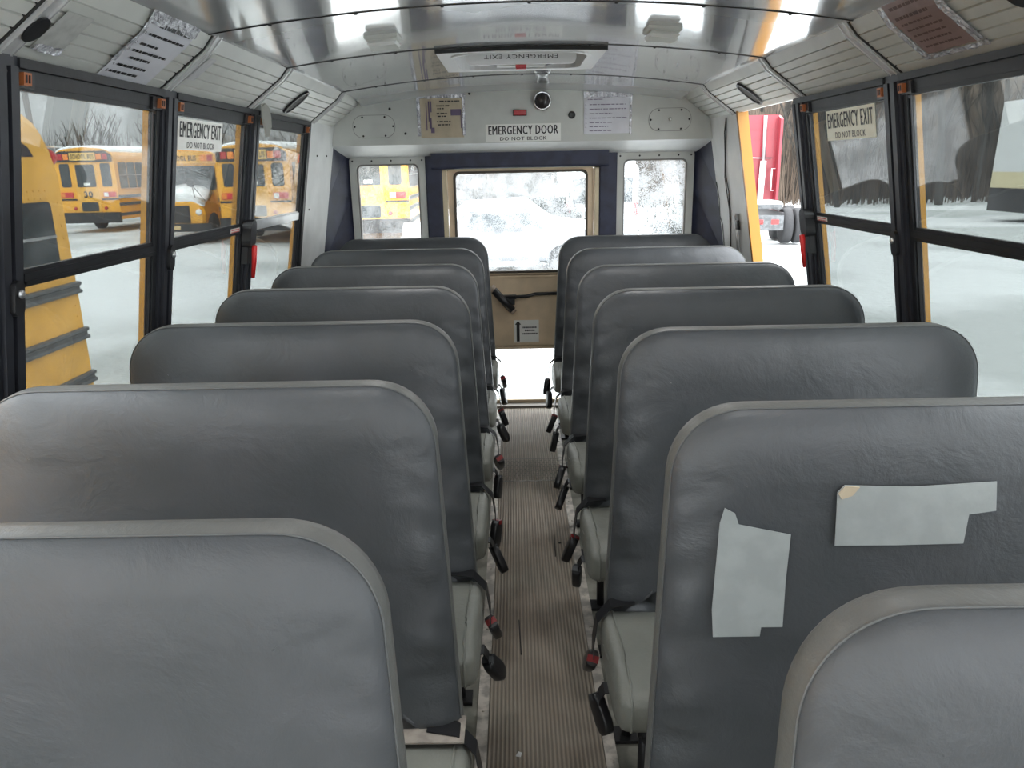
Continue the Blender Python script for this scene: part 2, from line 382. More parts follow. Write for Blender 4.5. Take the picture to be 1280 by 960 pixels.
# coves (perforated slatted panels between ceiling and windows)
P0 = Vector((1.100, 1.802)); P1 = Vector((.955, 1.909)); P2 = Vector((.914, 1.958))
def cove_profile():
    pts = []; ns = 5; d = P1-P0; nrm = Vector((d.y, -d.x)).normalized()   # to outside
    for k in range(ns):
        a = P0+d*(k/ns); b = P0+d*((k+1)/ns)
        pts += [a+d*.006, b-d*.026, b-d*.018+nrm*.007, b-d*.003+nrm*.007]
    pts += [P1, P1+(P2-P1)*.5, P2]
    return pts
for s, nm in ((-1, 'left'), (1, 'right')):
    prof = cove_profile(); joints = [YF, .04, .85, 1.66, 2.43, 3.20, 4.19, 4.71]
    for k in range(len(joints)-1):
        mb = MB(); y0, y1 = joints[k]+.003, joints[k+1]-.003
        if k == 6: y1 = 4.695
        o = [(p.x+.03, p.y+.035) for p in prof[::-1]]
        ring = lambda y: [(s*p.x, y, p.y) for p in prof]+[(s*a, y, b) for a, b in o]
        mb.loft([ring(y0), ring(y1)], True)
        ob = struct(mb.build('wall_cove_'+nm, M_COVE), 'slatted cove panel above the %s windows' % nm)
        if k >= 3:   # metal trim strip over the joint, far end of the panel
            mb = MB(); yj = joints[k]
            q = [P0+(P1-P0)*t for t in (.0, .5, 1)]+[P2]
            nn = Vector((-(P1-P0).y, (P1-P0).x)).normalized()*-.0
            def strip(ya, yb, off):
                r0 = [(s*(p.x-off), ya, p.y-off) for p in q]+[(s*(p.x+.004), ya, p.y+.004) for p in q[::-1]]
                r1 = [(x, yb, z) for x, _, z in r0]; mb.loft([r0, r1], True)
            strip(yj+.004, yj+.062, .004); strip(yj+.012, yj+.018, .007); strip(yj+.047, yj+.053, .007)
            t = struct(mb.build('trim_%d' % (10+k+(10 if s > 0 else 0)), M_RIB), 'metal strip across the cove joint')
            mb = MB(); q = [P0+(P1-P0)*tt for tt in (.0, .5, 1)]+[P2]
            r0 = [(s*(p.x-.002), yj-.004, p.y-.002) for p in q]+[(s*(p.x+.006), yj-.004, p.y+.006) for p in q[::-1]]
            mb.loft([r0, [(x, yj+.004, z) for x, _, z in r0]], True); mb.build('joint', M_GAP, t)
    mb = MB(); mb.hexa([(s*x, y, z) for x in (.905, .925) for y in (YF, 4.72) for z in (1.950, 1.956)])
    struct(mb.build('trim_%d' % (30+(s > 0)), M_GAP), 'dark gap line between ceiling and cove')

# window bays
def side_window(s, k, idx):
    y0, y1 = PIL[k], PIL[k+1]
    a, b = y0+.047, y1-.047
    if k == 7: b = y1-.03
    root = empty('window_%d' % idx); struct(root)
    last = (k == 7)
    mb = MB()
    wbox(mb, s, a, b, ZT-.020, ZT, -.016, .022); wbox(mb, s, a, b, ZT-.050, ZT-.0185, .000, .020); wbox(mb, s, a+.02, b-.02, ZT-.062, ZT-.05, .002, .020)
    wbox(mb, s, a, a+.020, ZS, ZT-.02, -.002, .022); wbox(mb, s, b-.024, b, ZS, ZT-.02, -.002, .022)
    wbox(mb, s, a, b, ZS, ZS+.04, -.01, .022)
    wbox(mb, s, a+.020, a+.026, ZS+.04, ZT-.07, .004, .020); wbox(mb, s, b-.030, b-.024, ZS+.04, ZT-.07, .004, .020)
    mb.build('window_frame', M_FRAME, root)
    mb = MB()
    if last and s < 0:
        wbox(mb, s, a+.02, b-.02, ZR-.018, ZR+.018, .0, .018); wbox(mb, s, a+.02, b-.02, ZR+.018, ZR+.024, .004, .018)
        r = mb.build('middle_rail', M_ALU, root); r['label'] = 'silver aluminium middle rail'
    else:
        wbox(mb, s, a+.02, b-.02, ZR-.018, ZR+.012, -.004, .018); wbox(mb, s, a+.02, b-.02, ZR+.012, ZR+.022, .002, .018); wbox(mb, s, a+.02, b-.02, ZR-.012, ZR-.006, -.008, .0)
        mb.build('middle_rail', M_FRAME, root)
    mb = MB(); wbox(mb, s, a+.03, b-.035, ZR+.02, ZT-.058, .007, .011); mb.build('upper_pane', G_SIDE if k > 4 else G_CLEAR, root)
    mb = MB(); wbox(mb, s, a+.024, b-.03, ZS+.035, ZR-.016, .013, .017); mb.build('lower_pane', G_SIDE if k > 4 else G_CLEAR, root)
    for yy in (a+.012, b-.05):
        mb = MB(); wbox(mb, s, yy-.012, yy+.052, ZT-.058, ZT-.024, -.008, .004); L = mb.build('latch_housing', M_BLK, root)
        mb = MB(); wbox(mb, s, yy+(.016 if yy > a+.1 else -.006), yy+(.044 if yy > a+.1 else .022), ZT-.054, ZT-.028, -.020, -.008); mb.build('latch', M_AMBER, L)
        mb = MB(); wbox(mb, s, yy+(.022 if yy > a+.1 else 0), yy+(.026 if yy > a+.1 else .004), ZT-.049, ZT-.033, -.022, -.020)
        wbox(mb, s, yy+(.033 if yy > a+.1 else .011), yy+(.037 if yy > a+.1 else .015), ZT-.049, ZT-.033, -.022, -.020); mb.build('latch_spring', M_BLK, L)
    if k == 6:   # push-out emergency window: release handle and small instruction sticker
        mb = MB(); yh = y1-.04
        f = lambda u, v, d: WP(s, yh+u, 1.295+v, d)
        mb.prism(rrect(-.035, .035, -.04, .075, .033), f, -.045, -.006); wbox(mb, s, yh-.02, yh+.02, 1.19, 1.27, -.03, -.004)
        h = mb.build('release_handle', M_BLK, root); h['label'] = 'black housing of the emergency window release'
        mb = MB(); mb.tube([WP(s, yh+.0, 1.265, -.05), WP(s, yh+.004, 1.20, -.052), WP(s, yh+.012, 1.13, -.048)], .012, 8, r2=.008)
        g = mb.build('grip', M_REDG, h); g['label'] = 'red grip'
        mb = MB(); wbox(mb, s, b-.155, b-.055, ZR-.012, ZR+.010, -.0062, -.0045); st = mb.build('sticker', M_LABEL, root); st['label'] = 'small white and red instruction sticker'
        mb = MB(); fn = lambda u, v, d: WP(s, b-.105+u*.1, ZR+v*.02, -.0068)
        dash_lines(mb, [(.22, -.45, .45), (-.2, -.45, .45)], fn, .22); mb.build('print', M_TLR, st)
    return root
def pillar(s, k):
    y = PIL[k]; mb = MB()
    wbox(mb, s, y-.047, y+.047, ZS, ZT+.002, -.010, .022)
    wbox(mb, s, y-.030, y-.004, ZS, ZT-.02, -.020, -.010); wbox(mb, s, y+.010, y+.036, ZS, ZT-.02, -.020, -.010)
    root = struct(mb.build('trim_%d' % (40+k+(10 if s > 0 else 0)), M_PILLAR), 'dark window pillar')
    mb = MB(); c = WP(s, y+.004, 1.30, -.036)
    mb.prism(rrect(-.018, .018, -.04, .04, .0175), lambda u, v, d: WP(s, y+.004+u, 1.30+v, d), -.032, -.020); st = mb.build('window_stop', M_BLK, root)
    mb = MB(); mb.lathe([(.010, 0), (.010, -s*.006), (.004, -s*.008)], WP(s, y+.004, 1.31, -.032), 'X', 10); mb.build('screw', M_ALU, st)
    mb = MB(); mb.lathe([(.007, 0), (.005, -s*.004)], WP(s, y+.003, ZT-.03, -.010), 'X', 8); mb.build('screw', M_BLK, root)
    return root
idx = 1
for s in (-1, 1):
    for k in range(8):
        if not (s > 0 and k == 7): side_window(s, k, idx); idx += 1
    for k in range(9):
        if s > 0 and k == 8: continue
        if s < 0 and k == 8:
            mb = MB(); wbox(mb, s, PIL[8]-.03, PIL[8]+.012, ZS, ZT, -.012, .022); struct(mb.build('trim_60', M_FRAME), 'narrow black post at rear of last left window'); continue
        pillar(s, k)
# near jamb of the open window on the right
# rear wall: header, sloped soffit, window surrounds
YH, YW = 4.72, 4.97
HD = 1.695
mb = MB()
xs = [-1.13+2.26*i/30 for i in range(31)]
def ztop(x):
    ax = abs(x)
    if ax <= .92: return ZC(x, 4.72)+.02
    return ZC(.92, 4.72)+.02
top = [(x, YH, ztop(x)) for x in xs]; bot = [(x, YH, HD) for x in xs]; so = [(x*(1.075/1.13), YW-.02, 1.628) for x in xs]
b0 = [(x, YW+.05, 1.628) for x in xs]; t0 = [(x, YW+.05, ztop(x)) for x in xs]
mb.add(top+bot, [(i, i+1, 32+i, 31+i) for i in range(30)])
hdr = struct(mb.build('wall_rear', M_PAINT), 'grey painted header panel above the emergency door')
mb = MB(); mb.add(bot+so+b0, [(i, i+1, 32+i, 31+i) for i in range(30)]+[(31+i, 32+i, 63+i, 62+i) for i in range(30)])
mb.box(-1.13, 1.13, 5.0, 5.04, 1.62, 2.1)
struct(mb.build('wall_soffit_rear', M_PAINT2), 'light sloped soffit below the header')
# below and between the rear windows
mb = MB()
mb.box(-1.075, -.5, YW-.01, 5.03, 0, .98).box(.49, 1.075, YW-.01, 5.03, 0, .98)
struct(mb.build('wall_lower_rear', M_PAINT2), 'painted lower rear wall either side of the door')
for x0, x1, n in ((-.600, -.497, 61), (.478, .590, 62)):
    mb = MB(); mb.loft([[(x, y, z) for x, y in rrect(x0, x1, 4.935, 5.03, .012)] for z in (0, 1.635)])
    struct(mb.build('trim_%d' % n, M_NAVY), 'navy padded post beside the emergency door')
for s in (-1, 1):
    mb = MB(); zs = [0, .5, 1.0, 1.4, 1.70]
    r = [[(s*(W(z)+.0), 4.75, z), (s*1.072, 4.965, z), (s*1.072, 5.03, z), (s*(W(z)+.07), 4.77, z)] for z in zs]
    mb.loft(r); struct(mb.build('trim_%d' % (64+s), M_NAVY), 'navy corner post')
# valance roll above door
mb = MB(); mb.loft([[(x, y, z) for y, z in rrect(4.885, 4.965, 1.552, 1.672, .015, 3)] for x in (-.556, .530)])
v = tag(mb.build('door_valance', M_NAVY), 'navy padded valance box over the emergency door window', 'valance')
mb = MB(); mb.box(-.556, .530, 4.872, 4.886, 1.664, 1.676); mb.build('top_lip', M_BLK, v)
# small rear windows
def rear_window(n, x0, x1, m):
    root = struct(empty('window_%d' % n))
    z0, z1 = .98, 1.59
    out = rrect(x0-.040, x1+.040, z0-.04, z1+.040, .02); inn = rrect(x0, x1, z0, z1, .035); inn2 = rrect(x0-.006, x1+.006, z0-.006, z1+.006, .04); 
    fn = lambda u, v, d: (u, d, v)
    mb = MB(); frame_prism(mb, out, inn, fn, YW-.022, YW+.03); mb.build('window_frame', M_PAINT, root)
    mb = MB(); frame_prism(mb, inn, rrect(x0+.010, x1-.010, z0+.01, z1-.01, .03), fn, YW-.012, YW+.02); mb.build('seal', mat('grey_rubber_seal', (.25, .24, .23), .6), root)
    mb = MB(); mb.prism(inn, fn, YW+.004, YW+.009); mb.build('pane', m, root)
    mb = MB()
    for x in (x0-.02, x0+.10, x0+.22, x0+.34, x1+.02): mb.lathe([(.006, 0), (.004, -.003)], (x, YW-.022, z1+.02), 'Y', 8)
    mb.build('screw', M_GAP, root)
    return root
rear_window(20, -1.030, -.640, G_REARL); rear_window(21, .628, 1.026, G_REAR)

# emergency door
door = struct(empty('door_1', (0, YW, 0)), 'rear emergency door')
fn = lambda u, v, d: (u, d, v)
mb = MB(); 
mb.box(-.497, -.470, -.03, .03, .02, 1.60).box(.452, .478, -.03, .03, .02, 1.60).box(-.497, .478, -.03, .03, 1.545, 1.60)
mb.build('jamb', M_BEIGE2, door)
mb = MB()
o = rrect(-.466, .448, .022, 1.545, .01, 3); 
frame_prism(mb, rrect(-.466, .448, .885, 1.545, .01, 3), rrect(-.425, .405, .905, 1.532, .03, 3), fn, -.005, .03)
frame_prism(mb, rrect(-.466, .448, .022, .42, .01, 3), rrect(-.40, .38, .045, .400, .03, 3), fn, -.005, .03)
mb.box(-.466, .448, -.005, .03, .41, .89)
mb.box(-.466, .448, -.018, -.005, .872, .884).box(-.466, .448, -.016, -.005, .398, .415)
mb.build('door_leaf', M_BEIGE, door)
mb = MB().prism(rrect(-.425, .405, .905, 1.532, .03, 3), fn, .012, .017); mb.build('upper_pane', G_REAR, door)
mb = MB().prism(rrect(-.40, .38, .045, .400, .03, 3), fn, .012, .017); mb.build('lower_pane', G_CLEAR, door)
mb = MB(); frame_prism(mb, rrect(-.430, .410, .90, 1.537, .035, 3), rrect(-.415, .395, .915, 1.522, .03, 3), fn, -.014, -.004); g_ = mb.build('window_seal', mat('dark_brown_seal', (.06, .045, .03), .5), door)
mb = MB(); mb.tube([(-.135, -.03, .745), (.02, -.034, .752), (.07, -.034, .765), (.36, -.03, .768)], .011, 8); mb.box(.35, .38, -.04, 0, .75, .79); rod = mb.build('latch_rod', M_BLK, door)
mb = MB(); mb.tube([(-.195, -.055, .80), (-.075, -.06, .665)], .024, 10); lv = mb.build('lever_handle', M_BLK, door)
mb = MB(); mb.tube([(-.212, -.055, .818), (-.193, -.055, .797)], .024, 10); mb.tube([(-.078, -.06, .668), (-.064, -.06, .652)], .020, 10); e = mb.build('handle_end', mat('worn_tan_plastic', (.38, .30, .24), .5), lv); e['label'] = 'worn tan tips of the lever'
mb = MB(); mb.box(-.15, -.05, -.04, -.003, .735, .76).box(-.11, -.06, -.05, -.003, .70, .74); mb.build('handle_bracket', M_BLK, lv)
mb = MB(); mb.box(-.067, .095, -.0075, -.005, .440, .590); stk = mb.build('instruction_sticker', M_LABEL, door); stk['label'] = 'white sticker with a black arrow pointing up'
mb = MB(); mb.add([(-.052, -.0085, .447), (-.032, -.0085, .447), (-.032, -.0085, .560), (-.052, -.0085, .560), (-.062, -.0085, .560), (-.022, -.0085, .560), (-.042, -.0085, .586)], [(0, 1, 2, 3), (4, 5, 6)])
fs = lambda u, v, d: (.035+u*.11, -.0085, .515+v*.1)
dash_lines(mb, [(.26, -.42, .42), (.06, -.3, .3), (-.16, -.47, .47)], fs, .10); mb.build('arrow_print', M_INK, stk)

# front end of the bus (behind the camera) with its windscreen
mb = MB().box(-1.3, 1.3, YF-.06, YF, 0, .95).box(-1.3, 1.3, YF-.06, YF, 1.85, 2.12).box(-1.3, -1.05, YF-.06, YF, .95, 1.85).box(1.05, 1.3, YF-.06, YF, .95, 1.85)
struct(mb.build('wall_front', M_PAINT2), 'front bulkhead of the bus')
mb = MB().box(-1.05, 1.05, YF-.04, YF-.034, .95, 1.85); struct(mb.build('window_30', G_CLEAR), 'windscreen')

# ------------------------------------------------------------------ seats
def seat_outline():
    """left-of-aisle seat, local x: 0 = aisle edge at top, negative towards the window; z = height"""
    def xin(z): return .0+.036*max(0, min(1, (1.02-z)/.64))
    X0, ZT_, ZB, R = -.928, 1.144, .345, .135
    pts = []
    z = ZB+.03
    pts.append((xin(ZB)-.03, ZB)); pts.append((xin(ZB)-.008, ZB+.010))
    while z < ZT_-R-.001: pts.append((xin(z), z)); z += .022
    for k in range(13):
        a = PI/2*k/12; e = 1.0
        pts.append((xin(ZT_-R)-R+R*math.cos(a)**.92 if math.cos(a) > 0 else -R, ZT_-R+R*abs(math.sin(a))**.92))
    x = -R-.03
    while x > X0+R+.01: pts.append((x, ZT_)); x -= .03
    for k in range(13):
        a = PI/2*k/12
        pts.append((X0+R-R*abs(math.sin(a))**.92, ZT_-R+R*abs(math.cos(a))**.92))
    z = ZT_-R-.03
    while z > ZB+.03: pts.append((X0, z)); z -= .03
    pts.append((X0+.008, ZB+.01)); pts.append((X0+.03, ZB))
    x = X0+.08
    while x < -.05: pts.append((x, ZB)); x += .05
    return pts
def inset(pts, t):
    n = len(pts); out = []
    for i, p in enumerate(pts):
        a = Vector(pts[i-1]); b = Vector(pts[(i+1) % n]); d = (b-a).normalized(); nn = Vector((-d.y, d.x))
        q = Vector(p)+nn*t
        if t > 0:
            q.y = max(.345+t*.9, min(1.144-t, q.y)); xi = .036*max(0, min(1, (1.02-q.y)/.64))
            q.x = max(-.928+t, min(xi-t, q.x))
        out.append((q.x, q.y))
    return out
def tilt(z): return -.045-.085*(1.144-z)/.76     # seam plane y for height z (leans back to the rear)
def seat_meshes(mir):
    """returns builders; mir = +1 left seats, -1 right seats"""
    pts = seat_outline(); pts = [(x, z) for x, z in pts]
    def P(x, z, y): return (mir*x, y+tilt(z), z)
    prof = [(0.0, 0.0), (.003, -.006), (.010, -.013), (.022, -.021), (.040, -.028), (.065, -.033), (.095, -.0365), (.115, -.0378), (.125, -.038)]
    B = MB(); rings = []
    for t, y in prof:
        q = inset(pts, t); ring = []
        for (x, z) in q:
            inner = max(0, 1-abs(x-.02)/.16); w = 1 if t > 0 else 0
            k = math.exp(-((t-.04)/.04)**2)*w
            puck = noise.noise(Vector((x*9, z*34+x*6, 1.3)))*.030*k*inner*(1 if z < 1.04 else .3)
            puck += noise.noise(Vector((x*14, z*14, 5.3)))*.003*k
            ring.append(P(x, z, y+puck))
        rings.append(ring)
    B.loft(rings, False, True); n = len(pts); b = len(B.v)-n; B.f.append(tuple(range(b, b+n))); B.sm.append(False)
    G = MB(); rings = []
    for t, y in ((0, 0), (-.002, .008), (-.0035, .022), (-.003, .036), (.002, .044), (.012, .047)):
        q = inset(pts, t)
        rings.append([P(x, z, y) if t <= 0 and y else P(x, z, y) for x, z in q])
    q = inset(pts, .08); rings.append([P(x, z, .048) for x, z in q])
    G.loft(rings, False, True); b = len(G.v)-n; G.f.append(tuple(range(b, b+n))); G.sm.append(False)
    PP = MB(); PP.ctube([P(x, z, -.001) for x, z in inset(pts, -.0005)], .0017, 6)
    # cushion
    C = MB(); x0, x1 = -.93, .052
    prof2 = []
    Yb, Yf = -.10, -.53
    def crow(sc, xx):
        ring = []
        cy, cz2 = (Yb+Yf)/2, .345
        for u, v in rrect(-.5, .5, -.5, .5, .34, 6):
            y = cy+u*(Yb-Yf)*sc; slope = .03*(-u)
            z = cz2+slope+v*(.125+.05*(u < -.1)*(v < 0)*abs(u)*2)*sc+(.012*math.cos(u*PI))*(v > 0)
            pk = noise.noise(Vector((y*40, z*40, 3)))*.004 if abs(xx-x1) < .04 else 0
            ring.append((mir*(xx+pk), y, z))
        return ring
    for sc, xx in ((.80, x0), (.95, x0+.012), (1, x0+.04), (1, -.7), (1, -.5), (1, -.3), (1, -.15), (1, x1-.06), (1, x1-.035), (.985, x1-.018), (.95, x1-.007), (.88, x1-.001), (.7, x1+.004), (.4, x1+.006)): C.loft_pending = None; prof2.append(crow(sc, xx))
    C.loft(prof2, True, True)
    CP = MB(); ring = crow(1.0, x1-.028); CP.ctube([Vector(p)*1.0 for p in ring], .0030, 5)
    F = MB()   # frame: rail under cushion + cross tubes
    F.tube([(mir*(-.90), -.16, .255), (mir*.0, -.16, .255)], .013, 8); F.tube([(mir*(-.90), -.46, .262), (mir*.0, -.46, .262)], .013, 8); F.tube([(mir*-.02, -.13, .262), (mir*-.02, -.49, .262)], .013, 8)
    F.tube([(mir*-.03, -.13, .262), (mir*-.035, -.10, .40), (mir*-.05, -.06, .8)], .011, 8)
    return B, G, PP, C, CP, F
def leg_mb(mir, y):
    L = MB(); L.tube([(mir*-.02, y, .262), (mir*-.02, y+.012, .13), (mir*-.02, y+.0, .012)], .014, 10)
    L.box(*sorted((mir*-.055, mir*.015)), y-.03, y+.03, .0015, .012)
    return L
def belt_mb(mir, n):
    S = MB(); w = .022
    path = [(-.035, -.150, .425), (.030, -.165, .425), (.068, -.180, .390), (.078, -.190, .33), (.080, -.205, .27)] if n == 0 else [(-.02, -.33, .272), (.035, -.325, .280), (.062, -.315, .275), (.074, -.31, .25), (.076, -.305, .215)]
    ring = []
    for i, p in enumerate(path):
        x, y, z = p; t = .0015
        a = Vector(path[max(0, i-1)]); b = Vector(path[min(len(path)-1, i+1)]); d = (b-a).normalized(); nn = Vector((-d.z, 0, d.x)).normalized()*t
        c = Vector(p)
        ring.append([(mir*q.x, q.y, q.z) for q in (c+Vector((0, -w, 0))-nn, c+Vector((0, w, 0))-nn, c+Vector((0, w, 0))+nn, c+Vector((0, -w, 0))+nn)])
    S.loft(ring); return S, path[-1]
PROTO = {}
def make_seat(mir):
    root = empty('bus_seat')
    B, G, PP, C, CP, F = seat_meshes(mir)
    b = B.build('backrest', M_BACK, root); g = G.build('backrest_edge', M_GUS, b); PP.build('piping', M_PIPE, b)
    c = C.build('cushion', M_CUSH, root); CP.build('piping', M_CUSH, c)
    F.build('seat_frame', M_SEATFR, root)
    for y in (-.17, -.45): leg_mb(mir, y).build('leg', M_SEATFR, root)
    for n in (0, 1):
        S, e = belt_mb(mir, n); st = S.build('seat_belt', M_BLK, root)
        bk = MB()
        for sx in (0,): bk.loft([[(u, v, z) for u, v in rrect(-.014, .014, -w_, w_, .008, 3)] for z, w_ in ((0.02, .018), (.0, .026), (-.055, .029), (-.075, .022), (-.082, .012))], True, True)
        o = bk.build('buckle', M_BLK, st, loc=(mir*(e[0]+.002), e[1], e[2]+.01)); o.rotation_euler = (rnd.uniform(-.5, .5), mir*-.15, rnd.uniform(-.3, .3))
        rb = MB().box(-.0155, .0155, -.009, .009, .006, .021); q = rb.build('release_button', M_REDD if n == 0 else M_RUB, o)
        q['label'] = 'red release button' if n == 0 else 'metal tongue plate'
    return root
YL = [.879, 1.521, 2.162, 2.812, 3.474, 4.161, 4.839]; YR = [.698, 1.327, 1.992, 2.661, 3.332, 4.033, 4.758]
ordl = ['nearest the camera', 'second from the camera', 'third from the camera', 'fourth and middle one', 'third from the emergency door', 'second from the emergency door', 'rearmost, beside the emergency door']
seats = {}
for mir, Ys, side in ((1, YL, 'left'), (-1, YR, 'right')):
    proto = make_seat(mir)
    for i, Y in enumerate(Ys):
        o = proto if i == 0 else copy_tree(proto)
        o.location = (-.223 if mir > 0 else .215, Y, 0)
        extra = ''
        if mir < 0 and i == 1: extra = ' with two grey tape patches,'
        tag(o, 'grey vinyl seat%s %s of the aisle, %s' % (extra, side, ordl[i]), 'seat', 'bus seats %s of the aisle' % side)
        seats[side, i] = o
        for ch in kids(o):
            if ch.name.startswith('seat_belt') and i:
                for bk in kids(ch):
                    bk.rotation_euler = (rnd.uniform(-.9, .9), mir*-rnd.uniform(0, .4), rnd.uniform(-.5, .5))
                    bk.location.y += rnd.uniform(-.012, .012)
# repair tape patches on the second right seat, foam tears
def on_back(seat, mir, poly, name, m, lift=.0015, label=None):
    ox = seat.location.x; back = [c for c in kids(seat) if c.name.startswith('backrest')][0]
    def fnp(u, v, d): # u = world x, v = z ; on the padded face
        return (u-ox, tilt(v)-.0435-d, v)
    mb = MB().prism(poly, fnp, 0, lift); o = mb.build(name, m, seat)
    if label: o['label'] = label
    return o
s2 = seats['right', 1]
on_back(s2, -1, [(.493, 1.010), (.505, 1.022), (.62, 1.017), (.765, 1.024), (.768, .972), (.722, .966), (.716, .914), (.60, .913), (.493, .914)], 'tape_patch', M_TAPE, label='upper L shaped strip of grey repair tape')
on_back(s2, -1, [(.292, .958), (.300, .985), (.318, .975), (.325, .955), (.416, .935), (.410, .850), (.408, .765), (.370, .765), (.368, .748), (.285, .748), (.282, .80)], 'tape_patch', M_TAPE, label='lower rectangular patch of grey repair tape')
on_back(s2, -1, [(.494, 1.008), (.506, 1.021), (.530, 1.019), (.518, 1.004), (.500, .998)], 'tape_corner', M_PAPER2, lift=.004, label='curled corner of the tape')
c3 = [c for c in kids(seats['right', 2]) if c.name.startswith('cushion')][0]
mb = MB()
for k in range(16):
    a = rnd.uniform(0, 6.28); r = rnd.uniform(0, .016)
    mb.lathe([(.001, -.003), (.009, 0), (.007, .005), (.001, .008)], (.045+r*math.cos(a), -.485+2*r*math.sin(a), .412+rnd.uniform(-.004, .0)), n=6)
f_ = mb.build('exposed_foam', M_FOAM, seats['right', 2]); f_['label'] = 'torn spot of the cushion with orange foam'
# torn lower cushion corner of second left seat is covered in tan tape
s2l = seats['left', 1]
mb = MB().box(-.12, .045, -.20, -.12, .418, .422); t_ = mb.build('cushion_tape', mat('tan_tape', (.34, .30, .26), .5, var=.15, vs=40), s2l); t_['label'] = 'tan tape strip on the cushion corner'

# ------------------------------------------------------------------ signs, papers, fittings
def sign(name, fn, w, h, big, small, label, cat, m=M_LABEL, grp=None):
    mb = MB().prism([(-w/2, -h/2), (w/2, -h/2), (w/2, h/2), (-w/2, h/2)], fn, 0, .0012)
    o = tag(mb.build(name, m), label, cat, grp)
    f2 = lambda u, v, d: fn(u, v+h*.155, .0020)
    mb = MB()
    for q_, dx in enumerate((-.0014, -.0005, .0005, .0014)): text_mb(big, w*.925, h*.50, lambda u, v, d: fn(u+dx, v+h*.155, .0020+q_*.0001), mb)
    f3 = lambda u, v, d: fn(u, v-h*.33, .0020)
    for q_, dx in enumerate((-.0005, .0005)): text_mb(small, w*.62, h*.20, lambda u, v, d: fn(u+dx, v-h*.33, .0020+q_*.0001), mb)
    mb.build('lettering', M_INK, o); return o
sign('emergency_door_sign', lambda u, v, d: (.008+u, YH-.0015-d, 1.750+v+.002*u), .438, .098, 'EMERGENCY DOOR', 'DO NOT BLOCK', 'white EMERGENCY DOOR sign on the rear header', 'sign')
sign('emergency_exit_sign', lambda u, v, d: WP(-1, 2.765+u, 1.682+v, .006-d), .385, .098, 'EMERGENCY EXIT', 'DO NOT BLOCK', 'white EMERGENCY EXIT sign on the left side window', 'sign')
sign('emergency_exit_sign', lambda u, v, d: WP(1, 2.832-u, 1.682+v, .006-d), .40, .105, 'EMERGENCY EXIT', 'DO NOT BLOCK', 'yellowed EMERGENCY EXIT sign on the right side window', 'sign', mat('yellowed_sticker', (.72, .71, .58), .45))

def crinkle_tape(mb, fn, u0, u1, v0, v1, n=14, amp=.006):
    vs = []; fs = []
    for j in range(4):
        for i in range(n+1):
            u = u0+(u1-u0)*i/n; v = v0+(v1-v0)*j/3
            e = .004*noise.noise(Vector((u*60, v*60, 4)))
            vs.append(fn(u+e, v+e*1.5, .004+amp*abs(noise.noise(Vector((u*70, v*90, 1))))))
    for j in range(3):
        for i in range(n): fs.append((j*(n+1)+i, j*(n+1)+i+1, (j+1)*(n+1)+i+1, (j+1)*(n+1)+i))
    mb.add(vs, fs)
def paper(name, fn, w, h, m, label, rows, ink=M_INK, numbers=None, tapes=(), thick=None, cat='notice', dh=.03):
    # slightly wavy sheet
    n = 8; vs = []; fs = []
    for side in (0, 1):
        for j in range(n+1):
            for i in range(n+1):
                u = -w/2+w*i/n; v = -h/2+h*j/n
                vs.append(fn(u, v, .0012+.0016*(1+noise.noise(Vector((u*14, v*14, 7))))+(.0006 if side else 0)))
    N = (n+1)**2
    for j in range(n):
        for i in range(n):
            a = j*(n+1)+i; fs.append((a, a+1, a+n+2, a+n+1)); fs.append((N+a, N+a+n+1, N+a+n+2, N+a+1))
    for k in range(n):
        for a, b in ((k, k+1), (n*(n+1)+k, n*(n+1)+k+1), (k*(n+1), (k+1)*(n+1)), (k*(n+1)+n, (k+1)*(n+1)+n)): fs.append((a, b, N+b, N+a))
    o = tag(MB().add(vs, fs, False).build(name, m), label, cat)
    mb = MB(); f2 = lambda u, v, d: fn(u*w, v*h, .0055)
    dash_lines(mb, rows, f2, dh)
    if numbers:
        for t, u, v in numbers: text_mb(t, w*.035, h*.05, lambda a, b, d: fn(a+u*w, b+v*h, .0055), mb)
    mb.build('print', ink, o)
    if tapes:
        mb = MB()
        for t in tapes: crinkle_tape(mb, fn, *t)
        q = mb.build('tape', M_TAPEC, o); q['label'] = 'shiny crinkled clear tape'
    return o
fh = lambda cx, cz: (lambda u, v, d: (cx+u, YH-.001-d, cz+v))
paper('notice', fh(-.463, 1.842), .250, .222, M_PAPER2, 'yellowed paper notice taped left on the rear header',
      [(.40, -.05, .42), (.29, -.12, .20), (.22, -.1, .05), (.10, -.12, .12), (.03, -.1, .1), (-.10, -.12, .2), (-.18, -.1, .18)], tapes=((-.145, .14, .105, .128), (-.145, -.125, -.10, .11), (.118, .135, -.1, .11)))
o = bpy.data.objects['notice']; mb = MB(); f2 = lambda u, v: (-.463+u, YH-.0075, 1.842+v)
for (a, b, c, d) in ((-.078, -.070, -.02, .09), (-.066, -.058, .03, .09), (-.074, -.060, -.06, .0), (-.066, -.045, -.085, -.055), (-.092, -.086, -.07, .08), (.052, .112, .01, .045), (.108, .113, -.06, .045)):
    mb.add([f2(a, c), f2(b, c), f2(b, d), f2(a, d)], [(0, 1, 2, 3)])
mb.build('drawing', M_INK2, o)
paper('notice', fh(.497, 1.838), .272, .205, M_PAPER, 'white numbered notice taped right on the rear header',
      [(.42, -.42, -.1), (.28, -.38, .38), (.16, -.38, .40), (.04, -.38, .10), (-.08, -.38, .42), (-.20, -.38, .12), (-.31, -.38, .02), (-.42, -.38, .1)], M_INK2, [('%d.' % (k+1), -.45, .28-.12*k) for k in range(6)], tapes=((-.14, .145, .095, .128), (.128, .142, -.11, .11)), dh=.022)
